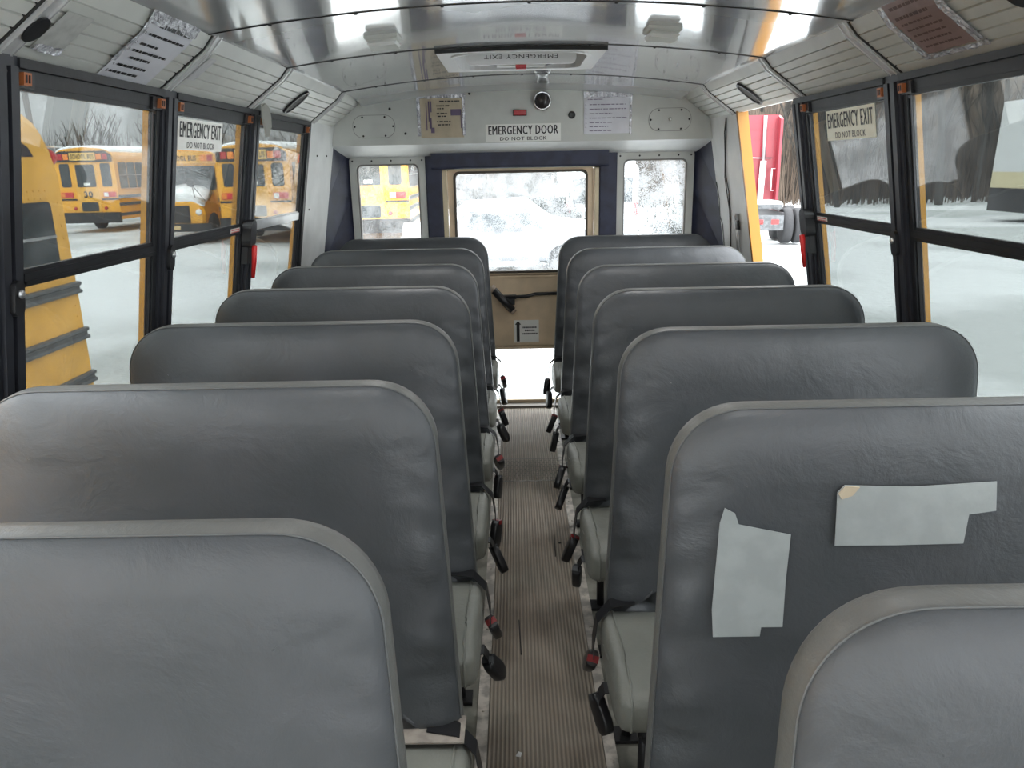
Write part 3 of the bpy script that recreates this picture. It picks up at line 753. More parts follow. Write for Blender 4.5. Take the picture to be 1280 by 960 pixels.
# fittings of the header
mb = MB().bbox(-.046, .026, 4.698, YH, 1.846, 1.874, .004); q = tag(mb.build('marker_lamp', M_RED), 'small red rectangular lamp on the rear header', 'lamp')
MB().box(-.05, .03, 4.716, YH, 1.843, 1.877).build('lamp_base', M_GAP, q)
q = tag(empty('alarm_dome', (.120, YH, 1.922)), 'dark round dome buzzer on the rear header', 'buzzer')
MB().lathe([(.054, 0), (.054, -.012), (.048, -.018)], axis='Y', n=24).build('bezel', M_CHROME, q)
MB().lathe([(.046, -.012)]+[(.046*math.cos(a*PI/16), -.012-.042*math.sin(a*PI/16)) for a in range(1, 8)]+[(.001, -.054)], axis='Y', n=24).build('dome', mat('smoked_dome', (.035, .03, .032), .15), q)
tag(MB().lathe([(.021, 0), (.021, -.005), (.015, -.008), (.003, -.008)], (.292, YH, 1.842), 'Y', 18).build('hole_plug', M_BLK), 'small black round plug on the rear header', 'plug')
for cx, cz, nm in ((-.862, 1.800, 'left'), (.862, 1.806, 'right')):
    ol = rrect(cx-.122, cx+.122, cz-.062, cz+.062, .058, 8)
    o = tag(MB().prism(ol, lambda u, v, d: (u, YH-d, v), 0, .0035).build('access_panel', M_PAINT), 'rounded access cover at the %s end of the rear header' % nm, 'cover', 'header access covers')
    mb = MB(); frame_prism(mb, rrect(cx-.124, cx+.124, cz-.064, cz+.064, .060, 8), ol, lambda u, v, d: (u, YH-d, v), -.0005, .0038); mb.build('edge_shadow_gap', mat('cover_edge', (.17, .17, .16), .7), o)
    mb = MB()
    for du, dv in ((-.112, 0), (.112, 0), (-.065, .052), (.065, .052), (-.065, -.052), (.065, -.052)): mb.lathe([(.006, 0), (.004, -.003)], (cx+du, YH-.0035, cz+dv), 'Y', 8)
    mb.build('screw', M_GAP, o)
    if nm == 'right': MB().lathe([(.011, 0), (.010, -.007), (.002, -.009)], (cx+.0, YH-.0035, cz+.002), 'Y', 12).build('lock', M_CHROME, o)
mb = MB()
for x, z in ((-.683, 1.952), (-.680, 1.758), (-.765, 1.896), (-.30, 1.97)): mb.lathe([(.008, 0), (.006, -.004)], (x, YH, z), 'Y', 8)
mb.build('screw', M_GAP, hdr)

# roof hatch
hw, hd = (HX1-HX0)/2, (HY1-HY0)/2; hc = (HX0+HX1)/2; hy_ = (HY0+HY1)/2
q = tag(empty('roof_hatch', (hc, hy_, 0)), 'white framed emergency roof hatch in the ceiling', 'hatch')
outer = rrect(-hw-.035, hw+.035, -hd-.05, hd+.05, .02, 5); inner = rrect(-hw+.03, hw-.03, -hd+.02, hd-.02, .09, 5); mid = rrect(-hw+.015, hw-.015, -hd+.01, hd-.01, .08, 5)
fz = lambda u, v, d: (u, v, ZC(u+hc)+d)
mb = MB(); frame_prism(mb, outer, mid, fz, -.012, .002); frame_prism(mb, mid, inner, fz, -.018, .10)
mb.build('hatch_frame', M_WHT, q)
mb = MB(); mb.hexa([(x, y, ZC(x+hc)+z) for x in (-hw-.037, 0) for y in (-hd-.056, -hd-.048) for z in (-.014, .0)]); mb.hexa([(x, y, ZC(x+hc)+z) for x in (0, hw+.037) for y in (-hd-.056, -hd-.048) for z in (-.014, .0)]); mb.build('gasket', M_GAP, q)
mb = MB().box(-hw-.02, hw+.02, -hd-.02, hd+.02, 2.108, 2.14); mb.build('hatch_lid', mat('hatch_lid_grey', (.33, .33, .33), .5), q)
mb = MB(); f_h = lambda u, v, d: (u, -.185+d, 1.985+v)
mb.prism(rrect(-.225, .225, -.024, .030, .022, 5), f_h, 0, .018); hp = mb.build('handle_panel', M_WHT, q)
text_mb('EMERGENCY EXIT', .30, .016, lambda u, v, d: (-u, -.1862, 1.990-v)).build('lettering', M_INK, hp)
mb = MB().box(-.10, .10, -.16, -.10, 1.958, 1.975); mb.build('handle_bracket', M_PAINT, q)
mb = MB().bbox(-.022, .022, -.175, -.13, 1.945, 1.968, .004); r_ = mb.build('release_knob', M_RED, q); r_['label'] = 'red release knob'
for sx in (-1, 1):
    mb = MB(); mb.tube([(sx*.10, -.15, 1.968), (sx*.15, -.05, 1.985), (sx*.17, .10, 2.09)], .010, 8); mb.build('hinge_arm', M_BLK, q)
# ceiling dome lamps; all but the far pair are added, all lit as fill
for x, y, lab in ((-.49, 2.84, 'left'), (.455, 2.81, 'right'), (-.47, 1.25, 'front left added fill'), (.455, 1.25, 'front right added fill'), (-.47, -.35, 'left, behind the viewer, added fill'), (.455, -.35, 'right, behind the viewer, added fill'), (-.47, -1.95, 'left, at the driver, added fill'), (.455, -1.95, 'right, at the driver, added fill')):
    z = ZC(x)
    if True:
        ld = bpy.data.lights.new('fill_light', 'AREA'); ld.shape = 'RECTANGLE'; ld.size = .10; ld.size_y = .11; ld.energy = FILL_W*(1.0 if y > 2 else .5 if y > 0 else 1.2); ld.color = (1, .985, .96)
        lo = bpy.data.objects.new('fill_light', ld); COL.objects.link(lo); lo.location = (x, y, z-.040); lo.rotation_euler = (0, .08*(1 if x > 0 else -1), 0)
    q = tag(empty('dome_fill_lamp', (x, y, z)), 'small white rectangular dome lamp on the ceiling, %s one' % lab, 'lamp', 'ceiling dome lamps'); q.rotation_euler = (0, .08*(1 if x > 0 else -1), 0)
    MB().bbox(-.056, .056, -.062, .062, -.014, .012, .005).build('lamp_base', M_PAINT, q)
    MB().bbox(-.050, .050, -.056, .056, -.034, -.013, .010).build('lens', mat('lamp_lens', (.85, .85, .83), .25), q)
    mb = MB()
    for k in range(7): mb.box(-.048, .048, -.047+.0145*k, -.043+.0145*k, -.0355, -.0335)
    mb.build('lens_ribs', M_PAINT, q)

# things on the coves
def CVP(s, y, t, d=0):
    """point on the cove; t along slope 0..1 from window edge to ceiling edge, d inward"""
    p = P0+(P1-P0)*(t/.8) if t <= .8 else P1+(P2-P1)*((t-.8)/.2)
    nn = Vector((-(P1-P0).y, (P1-P0).x)).normalized(); nn = nn if nn.x < 0 else -nn
    return (s*(p.x+nn.x*d), y, p.y+nn.y*d)
CL = .23
def cfn(s, yc, tc, rot=0):
    c, sn = math.cos(rot), math.sin(rot)
    def f(u, v, d):
        uu, vv = u*c-v*sn, u*sn+v*c
        return CVP(s, yc+(uu if s < 0 else -uu), min(1.03, tc+vv/CL), d+.001)
    return f
for s, y, lab in ((-1, 3.645, 'left'), (1, 3.70, 'right')):
    f = cfn(s, y, .43); ov = [(.052*math.cos(a*PI/12), .075*math.sin(a*PI/12)) for a in range(24)]; iv = [(.044*math.cos(a*PI/12), .066*math.sin(a*PI/12)) for a in range(24)]
    mb = MB(); frame_prism(mb, ov, iv, f, 0, .010); q = tag(mb.build('ceiling_speaker', M_BLK), 'dark oval speaker grille in the %s cove' % lab, 'speaker', 'cove speakers')
    MB().prism(iv, f, 0, .006).build('grille', mat('speaker_mesh', (.13, .125, .12), .7, bump=1, bs=600, bd=.003), q)
paper('notice', cfn(-1, 2.19, .49), .265, .215, M_PAPER, 'white paper with numbered rules taped on left cove panel',
      [(.40, -.30, .40), (.28, -.38, .40), (.12, -.36, .0), (.0, -.38, .34), (-.12, -.30, .12), (-.26, -.38, .20), (-.38, -.40, .15)], M_INK, [('%d.' % (k+1), -.44, v) for k, v in enumerate((.28, .12, .0, -.26, -.38))],
      tapes=((-.15, .14, .085, .135), (-.145, -.125, -.05, .11)), dh=.038)
paper('notice', cfn(1, 2.10, .62), .225, .185, M_PINK, 'faded pink printed sheet taped on the right cove panel',
      [(.36-.12*k, -.38, .36-.04*(k % 3)) for k in range(7)], mat('brown_ink', (.13, .07, .06), .6), tapes=((-.16, .15, .08, .115), (.112, .145, -.09, .10), (-.15, .15, -.112, -.095), (-.145, -.115, -.1, .1)), dh=.035)
paper('notice', cfn(-1, 1.80, .42), .105, .12, mat('torn_label_paper', (.50, .50, .48), .5, var=.1, vs=30), 'torn wrinkled label beside the black hole on the left cove', [], tapes=((-.05, .05, -.06, -.04),))
f = cfn(-1, 1.70, .40); tag(MB().prism([(.028*math.cos(a*PI/8), .036*math.sin(a*PI/8)) for a in range(16)], f, .008, .012).build('speaker_hole', M_BLK), 'round black hole cover on the left cove panel', 'cover')
f = cfn(1, 1.735, .62); tag(MB().prism([(.026*math.cos(a*PI/8), .034*math.sin(a*PI/8)) for a in range(16)], f, .008, .012).build('speaker_hole', M_BLK), 'round black hole cover high on the right cove panel', 'cover')
paper('notice', cfn(-1, 2.535, .50), .06, .10, mat('torn_clear_label', (.55, .55, .56), .35, bump=.6, bs=40, bd=.01), 'small torn sticker beside the joint strip, left cove', [], cat='sticker')
# grey torn tag hanging at the left cove
poly = [(-.062, .0), (-.05, .052), (-.005, .070), (.042, .052), (.060, .01), (.052, -.04), (.030, -.05), (.012, -.085), (-.035, -.088), (-.045, -.05)]
mb = MB().prism(poly, lambda u, v, d: (-1.050+.15*v*0-d*.7, 3.30+u*.9-d*.7, 1.768+v*.82), 0, .008)
tag(mb.build('hanging_tag', mat('grey_foam_tag', (.30, .30, .27), .8)), 'torn grey piece hanging in front of the left rear window', 'tag')
# cables and rods on the right rear quarter panel
mb = MB(); mb.tube([WP(1, y, z, -.006) for y, z in ((4.36, 1.79), (4.40, 1.70), (4.46, 1.60), (4.50, 1.50), (4.47, 1.40), (4.50, 1.25), (4.56, 1.10), (4.57, .9))], .0035, 6)
mb.tube([WP(1, y, z, -.006) for y, z in ((4.36, 1.79), (4.42, 1.72), (4.47, 1.58), (4.52, 1.48), (4.50, 1.30), (4.56, 1.08), (4.60, .9))], .003, 6)
tag(mb.build('cable', M_BLK), 'thin black wires hanging down right rear wall panel', 'cable')
mb = MB(); mb.tube([WP(1, y, z, -.004) for y, z in ((4.73, 1.45), (4.71, 1.35), (4.74, 1.25), (4.70, 1.2), (4.72, 1.08), (4.73, .95))], .0025, 5)
tag(mb.build('crack_filler', mat('dark_sealant', (.08, .08, .08), .8)), 'dark crooked sealant line in the right rear corner', 'sealant')
mb = MB()
for dy in (0, .035): mb.tube([WP(1, 4.40+dy, .9, -.012), WP(1, 4.33+dy, 1.28, -.012)], .006, 6)
mb.tube([WP(1, 4.33, 1.28, -.012), WP(1, 4.365, 1.28, -.012)], .006, 6)
q = tag(mb.build('strut_rod', M_ALU), 'thin metal stay rods leaning on the right rear panel', 'rod')
wbm = MB(); wbox(wbm, 1, 4.33, 4.37, 1.20, 1.25, -.018, -.004); wbm.build('bracket', M_BLK, q)
mb = MB()
for y, z in ((4.372, 1.637), (4.595, 1.639), (4.288, 1.356)): mb.lathe([(.006, 0), (.004, .004)], WP(-1, y, z, 0), 'X', 8)
mb.build('screw', M_GAP, bpy.data.objects['wall_left'])
# litter in the aisle
mb = MB(); mb.add([(-.078, 1.745, .008), (-.064, 1.742, .0075), (-.060, 1.758, .008), (-.070, 1.764, .0075), (-.070, 1.752, .016)], [(0, 1, 4), (1, 2, 4), (2, 3, 4), (3, 0, 4), (3, 2, 1, 0)]); tag(mb.build('paper_scrap', M_WHT), 'tiny white paper scrap on the aisle floor', 'scrap')
mb = MB(); mb.tube([(.090, 2.86, .008), (.094, 3.05, .008)], .0022, 5); tag(mb.build('twig', M_GAP), 'thin dark twig on the aisle runner, farther one', 'twig', 'dark twigs on the aisle runner')
mb = MB(); mb.tube([(-.058, 2.20, .008), (-.064, 2.40, .008)], .0022, 5); tag(mb.build('twig', M_GAP), 'thin dark twig on the aisle runner, nearer one', 'twig', 'dark twigs on the aisle runner')
tag(MB().lathe([(.007, 0), (.005, .003)], (.115, 2.98, .0062), n=8).build('pebble', M_GAP), 'small dark pebble beside the farther twig', 'pebble')

# ------------------------------------------------------------------ outside
GZ = -.72
mb = MB(); N = 60; S_ = 190
vs = []; 
for j in range(N+1):
    for i in range(N+1):
        x = -S_/2+S_*i/N; y = -50+S_*j/N
        vs.append((x, y, GZ+.10*noise.noise(Vector((x*.09, y*.09, 0)))-.03))
mb.add(vs, [(j*(N+1)+i, j*(N+1)+i+1, (j+1)*(N+1)+i+1, (j+1)*(N+1)+i) for j in range(N) for i in range(N)], True)
struct(mb.build('snow_ground', M_GROUND), 'snow covered yard')

def wheel(root, x, y, z, r=.5, w=.26, name='wheel', axis='X', hub=M_ALU):
    mb = MB(); mb.lathe([(r*.55, -w/2), (r*.93, -w/2), (r, -w/2+.03), (r, w/2-.03), (r*.93, w/2), (r*.55, w/2)], axis=axis, n=28)
    o = mb.build(name, M_TYRE, root, loc=(x, y, z))
    mb = MB(); mb.lathe([(r*.55, -w/2+.02), (r*.30, -w/2+.05), (r*.15, -w/2+.0), (.02, -w/2-.01)], axis=axis, n=20); mb.lathe([(r*.55, w/2-.02), (r*.30, w/2-.05), (r*.15, w/2), (.02, w/2+.01)], axis=axis, n=20)
    mb.build('hub', hub, o); return o
def body_section(w, h, zb, rr=.45, n=6):
    """closed ring in (x,z): flat bottom, straight sides, arched roof"""
    p = [(w/2, zb), (w/2, h-rr)]
    for k in range(1, n+1):
        a = PI/2*k/n; p.append((w/2-.55+.55*math.cos(a) if k < n else w/2-.55, h-rr+(rr-.06)*math.sin(a)))
    p.append((0, h))
    q = [(-x, z) for x, z in p[::-1] if x != 0]
    return p+q
def school_bus(name, loc, rz, L=10.5, w=2.42, h=3.2, zb=.52, number=None, cap=False, letters=True):
    """rear face at local y=0 facing -y, body extends to +y"""
    root = empty(name, loc, rz)
    mb = MB()
    if cap: secs = [(0, h-.42), (.04, h-.30), (.14, h-.14), (.35, h-.05), (.7, h), (1.2, h+.02), (L, h+.02)]
    else: secs = [(0, h-.03), (.05, h), (L, h)]
    mb.loft([[(x, y, z) for x, z in body_section(w, hh, zb)] for y, hh in secs]); mb.build('body', M_YELX if cap else M_YEL, root)
    # rear face furniture
    if not cap:
        zt = h-.17
        mb = MB().prism([(-w/2+.06, zt-.42), (w/2-.06, zt-.42), (w/2-.06, zt-.16), (w/2-.28, zt), (-w/2+.28, zt), (-w/2+.06, zt-.16)], lambda u, v, d: (u, -d, v), 0, .06); hb = mb.build('light_header', M_BLK, root)
        MB().box(-.52, .52, -.075, -.06, zt-.36, zt-.06).build('name_board', mat('name_board_yellow', (.75, .48, .12), .5), root)
        if letters: text_mb('SCHOOL BUS', .94, .19, lambda u, v, d: (u, -.078, zt-.21+v), bold=.03).build('lettering', M_INK, root)
        for sx in (-1, 1):
            for xx, m_, nm in ((.90, M_RED, 'red_lamp'), (.66, M_TLA, 'amber_lamp')):
                MB().box(*sorted((sx*(xx-.10), sx*(xx+.10))), -.085, -.06, zt-.33, zt-.11).build(nm, m_, root)
            fnr = lambda u, v, d: (sx*u, -d, v)
            MB().prism(rrect(.62, 1.02, 1.82, zt-.48, .08), fnr, 0, .012).build('rear_window', M_DGL, root)
            MB().box(*sorted((sx*.62, sx*1.12)), -.05, 0, 1.42, 1.62).build('tail_lamp', M_TLR, root)
            MB().box(*sorted((sx*.94, sx*1.10)), -.056, -.05, 1.44, 1.60).build('amber_lamp', M_TLA, root) if sx < 0 else MB().box(.64, .82, -.056, -.05, 1.44, 1.60).build('reversing_lamp', M_TLW, root)
            MB().box(*sorted((sx*.50, sx*1.20)), -.03, .0, 1.30, 1.36).build('trim_strip', M_BLK, root)
            MB().lathe([(.07, 0), (.06, -.03), (.01, -.04)], (sx*.62, 0, .98), 'Y', 12).build('reflector', M_RED, root)
        MB().prism(rrect(-.46, .46, .62, zt-.46, .04), lambda u, v, d: (u, -d, v), 0, .015).build('rear_door', M_YELX, root)
        MB().prism(rrect(-.38, .38, 1.82, zt-.52, .06), lambda u, v, d: (u, -d, v), .015, .024).build('door_window', M_DGL, root)
        MB().prism(rrect(-.34, .34, .86, 1.22, .05), lambda u, v, d: (u, -d, v), .015, .024).build('door_window', M_DGL, root)
        MB().box(-.12, .14, -.028, -.024, 1.88, 1.98).build('notice', M_LABEL, root)
        if number: text_mb(number, .36, .26, lambda u, v, d: (u, -.030, 1.53+v), bold=.03).build('lettering', M_INK, root)
    else:
        for sx in (-1, 1):
            mb = MB(); mb.lathe([(.085, 0), (.085, -.05), (.07, -.10), (.02, -.13)], (sx*(w/2-.10), 0, h-.70), 'Y', 16); mb.build('red_lamp', M_TLR, root)
            mb = MB(); mb.box(*sorted((sx*(w/2-.22), sx*(w/2+.02))), -.13, 0, h-.61, h-.595).build('lamp_hood', M_SNOW, root)
            MB().prism([(.34, h-.70), (.60, h-.70), (.60, h-.56), (.50, h-.57), (.40, h-.62)], lambda u, v, d: (sx*(w/2+d-.03), u, v), 0, .035).build('dark_arc_panel', M_DGL, root)  # small dark glassy arc-shaped panel high on the side
        MB().prism(rrect(-.9, .9, 1.3, 1.9, .06), lambda u, v, d: (u, -d, v), 0, .015).build('rear_window', M_DGL, root)
    if cap: MB().box(-w/2+.1, w/2-.1, -.14, -.0, .30, .48).build('bumper', M_BLK, root)
    else: MB().box(-w/2, w/2, -.16, -.0, zb-.12, zb+.30).build('bumper', M_BLK, root)
    # sides
    zw0, zw1 = (1.40, 2.05) if cap else (1.75, h-.62)
    for sx in (-1, 1):
        y = .28 if not cap else .22; 
        while y < L-1.2:
            MB().prism(rrect(y, y+.66, zw0, zw1, .05), lambda u, v, d: (sx*(w/2+d), u, v), -.01, .012).build('side_window', M_DGL, root)
            mb = MB(); mb.prism([(y-.03, zw0-.02), (y+.70, zw0-.02), (y+.70, zw0-.005), (y-.03, zw0-.005)], lambda u, v, d: (sx*(w/2+d), u, v), 0, .02)
            mb.prism([(y-.0, (zw0+zw1)/2-.01), (y+.66, (zw0+zw1)/2-.01), (y+.66, (zw0+zw1)/2+.015), (y, (zw0+zw1)/2+.015)], lambda u, v, d: (sx*(w/2+d), u, v), 0, .02); mb.build('window_rail', M_ALU, root)
            y += .73
        for z in ((1.21, .75, .30) if cap else (1.42, 1.12, .72)):
            mb = MB(); mb.loft([[(sx*(w/2+a), yy, z+b) for a, b in ((0, -.065), (.035, -.055), (.035, -.03), (.012, -.015), (.012, .01), (.035, .025), (.035, .05), (0, .06))] for yy in (-.03, L-.5)]); mb.build('rub_rail', M_RUB, root)
        for yy in (2.6, L-1.6): wheel(root, sx*(w/2-.16), yy, .48, .48)
        if cap:
            mb = MB()
            for k in range(40):
                for zz in (h-1.0, h-1.07): mb.lathe([(.012, 0), (.008, sx*.006)], (sx*w/2, .25+k*.09, zz), 'X', 6)
            for k in range(14): mb.lathe([(.012, 0), (.008, sx*.006)], (sx*w/2, .08, .6+k*.11), 'X', 6)
            mb.build('rivets', M_YELX, root)
    mb = MB(); rings = []
    for y, hh, zc_ in ([(.02, h+.0, .5), (.12, h+.07, 1), (L/2, h+.12, 1), (L-.05, h+.07, 1), (L, h, .5)] if not cap else [(.34, h-.10, .4), (.46, h+.16, .8), (1.5, h+.30, 1), (L/2, h+.16, 1), (L, h+.05, .6)]):
        wv = (w/2-.12)*(1 if not cap else .98)
        rings.append([(x*wv, y, hh-.02-(x**4)*(.16 if not cap else .10)+(.05*noise.noise(Vector((x*3, y, 2))))) for x in (-1, -.8, -.5, 0, .5, .8, 1)]+[(x*wv, y, h-.30-(.2 if cap and y < 1 else 0)) for x in (1, 0, -1)])
    mb.loft(rings, True, True); sn = mb.build('roof_snow', M_SNOW, root); sn['label'] = 'snow lying on the roof'
    return root
b = school_bus('school_bus', (-17.25, 32, GZ), 0.0, h=3.38, w=2.4, number='30'); tag(b, 'yellow school bus number 30, rear end, seen through the nearest left window', 'bus', 'parked school buses')
b = school_bus('school_bus', (-8.55, 26, GZ), -.06, h=3.2, w=2.45); tag(b, 'yellow school bus seen from behind, right of the snowy nosed bus', 'bus', 'parked school buses')
b = school_bus('school_bus', (-4.45, 24, GZ), .03, h=3.1, w=2.42, L=9, letters=True); tag(b, 'yellow school bus behind the small left rear window', 'bus', 'parked school buses')
b = school_bus('school_bus', (-4.42-1.21, 7.62, GZ), PI, h=3.15, w=2.42, zb=.15, cap=True); tag(b, 'near yellow school bus parked alongside with dark rub rails', 'bus', 'parked school buses')

# nosed bus facing us, hood under snow
def nose_bus(loc, rz):
    root = empty('school_bus', loc, rz); w, h = 2.42, 3.1
    MB().loft([[(x, y, z) for x, z in body_section(w, hh, .5)] for y, hh in ((1.3, h-.02), (1.35, h), (11, h))]).build('body', M_YEL, root)
    mb = MB(); mb.loft([[(x, y, z) for x, z in ((-.95+i_, .55), (-1.0+i_, .95), (-.92+i_, top), (-.55, top+.12), (.55, top+.12), (.92-i_, top), (1.0-i_, .95), (.95-i_, .55))] for y, top, i_ in ((-.25, 1.22, .14), (-.15, 1.33, .06), (.6, 1.45, 0), (1.32, 1.58, 0))]); mb.build('hood', M_YEL, root)
    mb = MB(); mb.loft([[(x, y, z) for x, z in ((-.95, top-.04), (-.6, top+.18), (.0, top+.28), (.6, top+.19), (.95, top-.04), (.5, top+.05), (-.5, top+.05))] for y, top in ((-.22, 1.24), (-.1, 1.36), (.6, 1.5), (1.30, 1.66))], True, True); q = mb.build('hood_snow', M_SNOW, root); q['label'] = 'snow lying on the hood'
    MB().prism(rrect(-1.05, 1.05, 1.70, 2.52, .10), lambda u, v, d: (u, 1.30-d, v), 0, .02).build('windscreen', M_DGL, root)
    MB().box(-.03, .03, 1.26, 1.29, 1.70, 2.52).build('windscreen_bar', M_BLK, root)
    MB().prism([(-1.1, 2.6), (1.1, 2.6), (1.05, 2.92), (.7, 3.0), (-.7, 3.0), (-1.05, 2.92)], lambda u, v, d: (u, 1.30-d, v), 0, .05).build('light_header', M_YELX, root)
    text_mb('SCHOOL BUS', .95, .19, lambda u, v, d: (u, 1.245, 2.78+v), bold=.03).build('lettering', M_INK, root)
    for sx in (-1, 1):
        MB().box(*sorted((sx*.62, sx*.80)), 1.22, 1.26, 2.68, 2.88).build('amber_lamp', M_TLA, root); MB().box(*sorted((sx*.84, sx*1.02)), 1.22, 1.26, 2.68, 2.88).build('red_lamp', M_RED, root)
        mb = MB(); mb.lathe([(.0, .0), (.14, -.02), (.12, .06), (.02, .09)], (sx*.62, -.30, 1.98), 'Y', 16); mi = mb.build('crossview_mirror', M_BLK, root)
        mb = MB(); mb.tube([(sx*.62, -.26, 1.98), (sx*.66, -.1, 1.4)], .015, 5); mb.tube([(sx*.62, -.26, 1.92), (sx*.92, .1, 1.35)], .015, 5); mb.build('mirror_arm', M_BLK, mi)
        MB().lathe([(.11, 0), (.10, -.04), (.01, -.05)], (sx*.75, -.24, 1.02), 'Y', 14).build('headlamp', M_TLW, root)
        wheel(root, sx*.95, .55, .48, .48)
        for yy in (8.5,): wheel(root, sx*1.02, yy, .48, .48)
        y = 1.6
        while y < 10: MB().prism(rrect(y, y+.66, 1.75, 2.45, .05), lambda u, v, d: (sx*(w/2+d), u, v), -.01, .012).build('side_window', M_DGL, root); y += .73
    mb = MB()
    for k in range(7): mb.box(-.42, .42, -.30, -.24, .72+k*.075, .755+k*.075)
    mb.box(-.46, .46, -.27, -.22, .68, 1.24); mb.build('grille', M_BLK, root)
    MB().box(-1.15, 1.15, -.42, -.25, .40, .66).build('bumper', M_BLK, root)
    MB().box(-.15, .15, -.43, -.42, .47, .60).build('number_plate', mat('plate_tan', (.55, .40, .20), .5), root)
    mb = MB(); mb.loft([[(x, y, h+.06-(x/1.1)**4*.16+.02*noise.noise(Vector((x, y, 0)))) for x in (-1.1, -.6, 0, .6, 1.1)]+[(1.0, y, h-.3), (-1.0, y, h-.3)] for y in (1.35, 4, 8, 11)], True, True); q = mb.build('roof_snow', M_SNOW, root); q['label'] = 'snow lying on the roof'
    mb = MB()
    for x in (-.3, 0, .3): mb.box(x-.06, x+.06, 1.30, 1.40, h-.02, h+.06)
    mb.build('clearance_lamps', M_TLA, root)
    return root
tag(nose_bus((-11.35, 26.4, GZ), .12), 'yellow school bus facing us with snow on its hood', 'bus', 'parked school buses')

# red tractor unit seen from behind
def truck(loc, rz):
    root = empty('semi_truck', loc, rz)   # origin under rear tyres centre
    mb = MB(); mb.loft([[(x, y, z) for x, z in rrect(-1.22, 1.22, 1.05, 3.75, r_, 5)] for y, r_ in ((4.2, .12), (4.25, .16), (6.6, .16))]); mb.build('sleeper_cab', M_TRUCK, root)
    MB().loft([[(x, y, z) for x, z in rrect(-1.05, 1.05, .9, t, .2, 4)] for y, t in ((6.6, 2.9), (7.6, 2.8), (8.0, 1.95), (9.6, 1.8))]).build('hood', M_TRUCK, root)
    for sx in (-1, 1):   # side fairings
        MB().hexa([(sx*x, y, z) for x in (1.16, 1.24) for y, dz in ((3.75, 0), (4.3, 0)) for z in (1.05, 3.74 if y > 4 else 3.60)]).build('side_fairing', M_TRUCK, root)
        mb = MB(); mb.tube([(sx*.72, 4.02, 3.72), (sx*.74, 4.02, 2.1)], .06, 10); st = mb.build('exhaust_stack', mat('brushed_pipe', (.35, .33, .33), .35, .7), root)
        mb = MB(); mb.tube([(sx*.74, 4.0, 2.3), (sx*.70, 4.0, .95)], .10, 12); h_ = mb.build('heat_shield', M_WV, st); h_['label'] = 'white heat shield of the exhaust'
        mb = MB(); mb.tube([(sx*1.12, 3.9, 1.35), (sx*1.0, 3.85, 1.35), (sx*1.0, 3.85, 2.05), (sx*1.12, 3.9, 2.05)], .02, 6); mb.build('grab_handle', M_WV, root)
    mb = MB(); mb.tube([(-.1, 4.0, 3.7), (-.75, 4.0, 2.6)], .022, 6); mb.tube([(-.9, 4.05, 2.45), (1.0, 4.05, 2.38)], .02, 6); mb.build('hose', M_ALU, root)
    mb = MB()
    for z in (1.55, 2.0, 2.42, 3.0, 3.3): mb.box(-1.1, 1.1, 4.185, 4.2, z, z+.03)
    for x in (-.85, .25, .6): mb.box(x, x+.03, 4.185, 4.2, 1.3, 2.4)
    mb.build('panel_ribs', M_TRUCK, root)
    MB().box(-.35, .25, 4.17, 4.2, 2.15, 2.30).build('white_sticker', M_WHT, root)
    MB().lathe([(.11, 0), (.09, -.05), (.02, -.06)], (.15, 4.2, 1.35), 'Y', 14).build('work_lamp', M_WV, root)
    MB().bbox(-.35, .0, 4.05, 4.2, 1.15, 1.55, .02).build('air_box', M_BLK, root)
    for sx in (-1, 1): MB().box(*sorted((sx*.38, sx*.46)), -1.0, 9.0, .62, .92).build('chassis_rail', M_BLK, root)
    mb = MB().prism([(-.5, -.55), (.5, -.55), (.55, .2), (.3, .55), (-.3, .55), (-.55, .2)], lambda u, v, d: (u, v, d), 1.0, 1.12); mb.build('fifth_wheel', M_RUB, root)
    MB().loft([[(u*s_, v*s_, z) for u, v in rrect(-.55, .55, -.55, .55, .2)] for z, s_ in ((1.12, 1), (1.19, .9), (1.21, .6))], True, True).build('fifth_wheel_snow', M_SNOW, root)
    MB().box(-.45, .45, -1.05, -.95, .45, .85).build('rear_crossmember', M_RUB, root)
    MB().box(-.3, -.1, -1.07, -1.05, .62, .74).build('tail_lamp', M_TLR, root); MB().box(.12, .32, -1.07, -1.05, .62, .74).build('tail_lamp', M_TLR, root)
    for sx in (-1, 1):
        for yy in (0, 1.3):
            for xx in (.72, 1.06): wheel(root, sx*xx, yy, .5, .5, .27)
        wheel(root, sx*1.02, 8.3, .5, .5, .28)
    for sx in (-1, 1): MB().tube([(sx*1.05, 5.2, .75), (sx*1.05, 6.5, .75)], .32, 16).build('fuel_tank', M_ALU, root)
    return root
tag(truck((7.02, 22.6, GZ), -.12), 'red semi truck tractor seen from behind through the open window', 'truck')

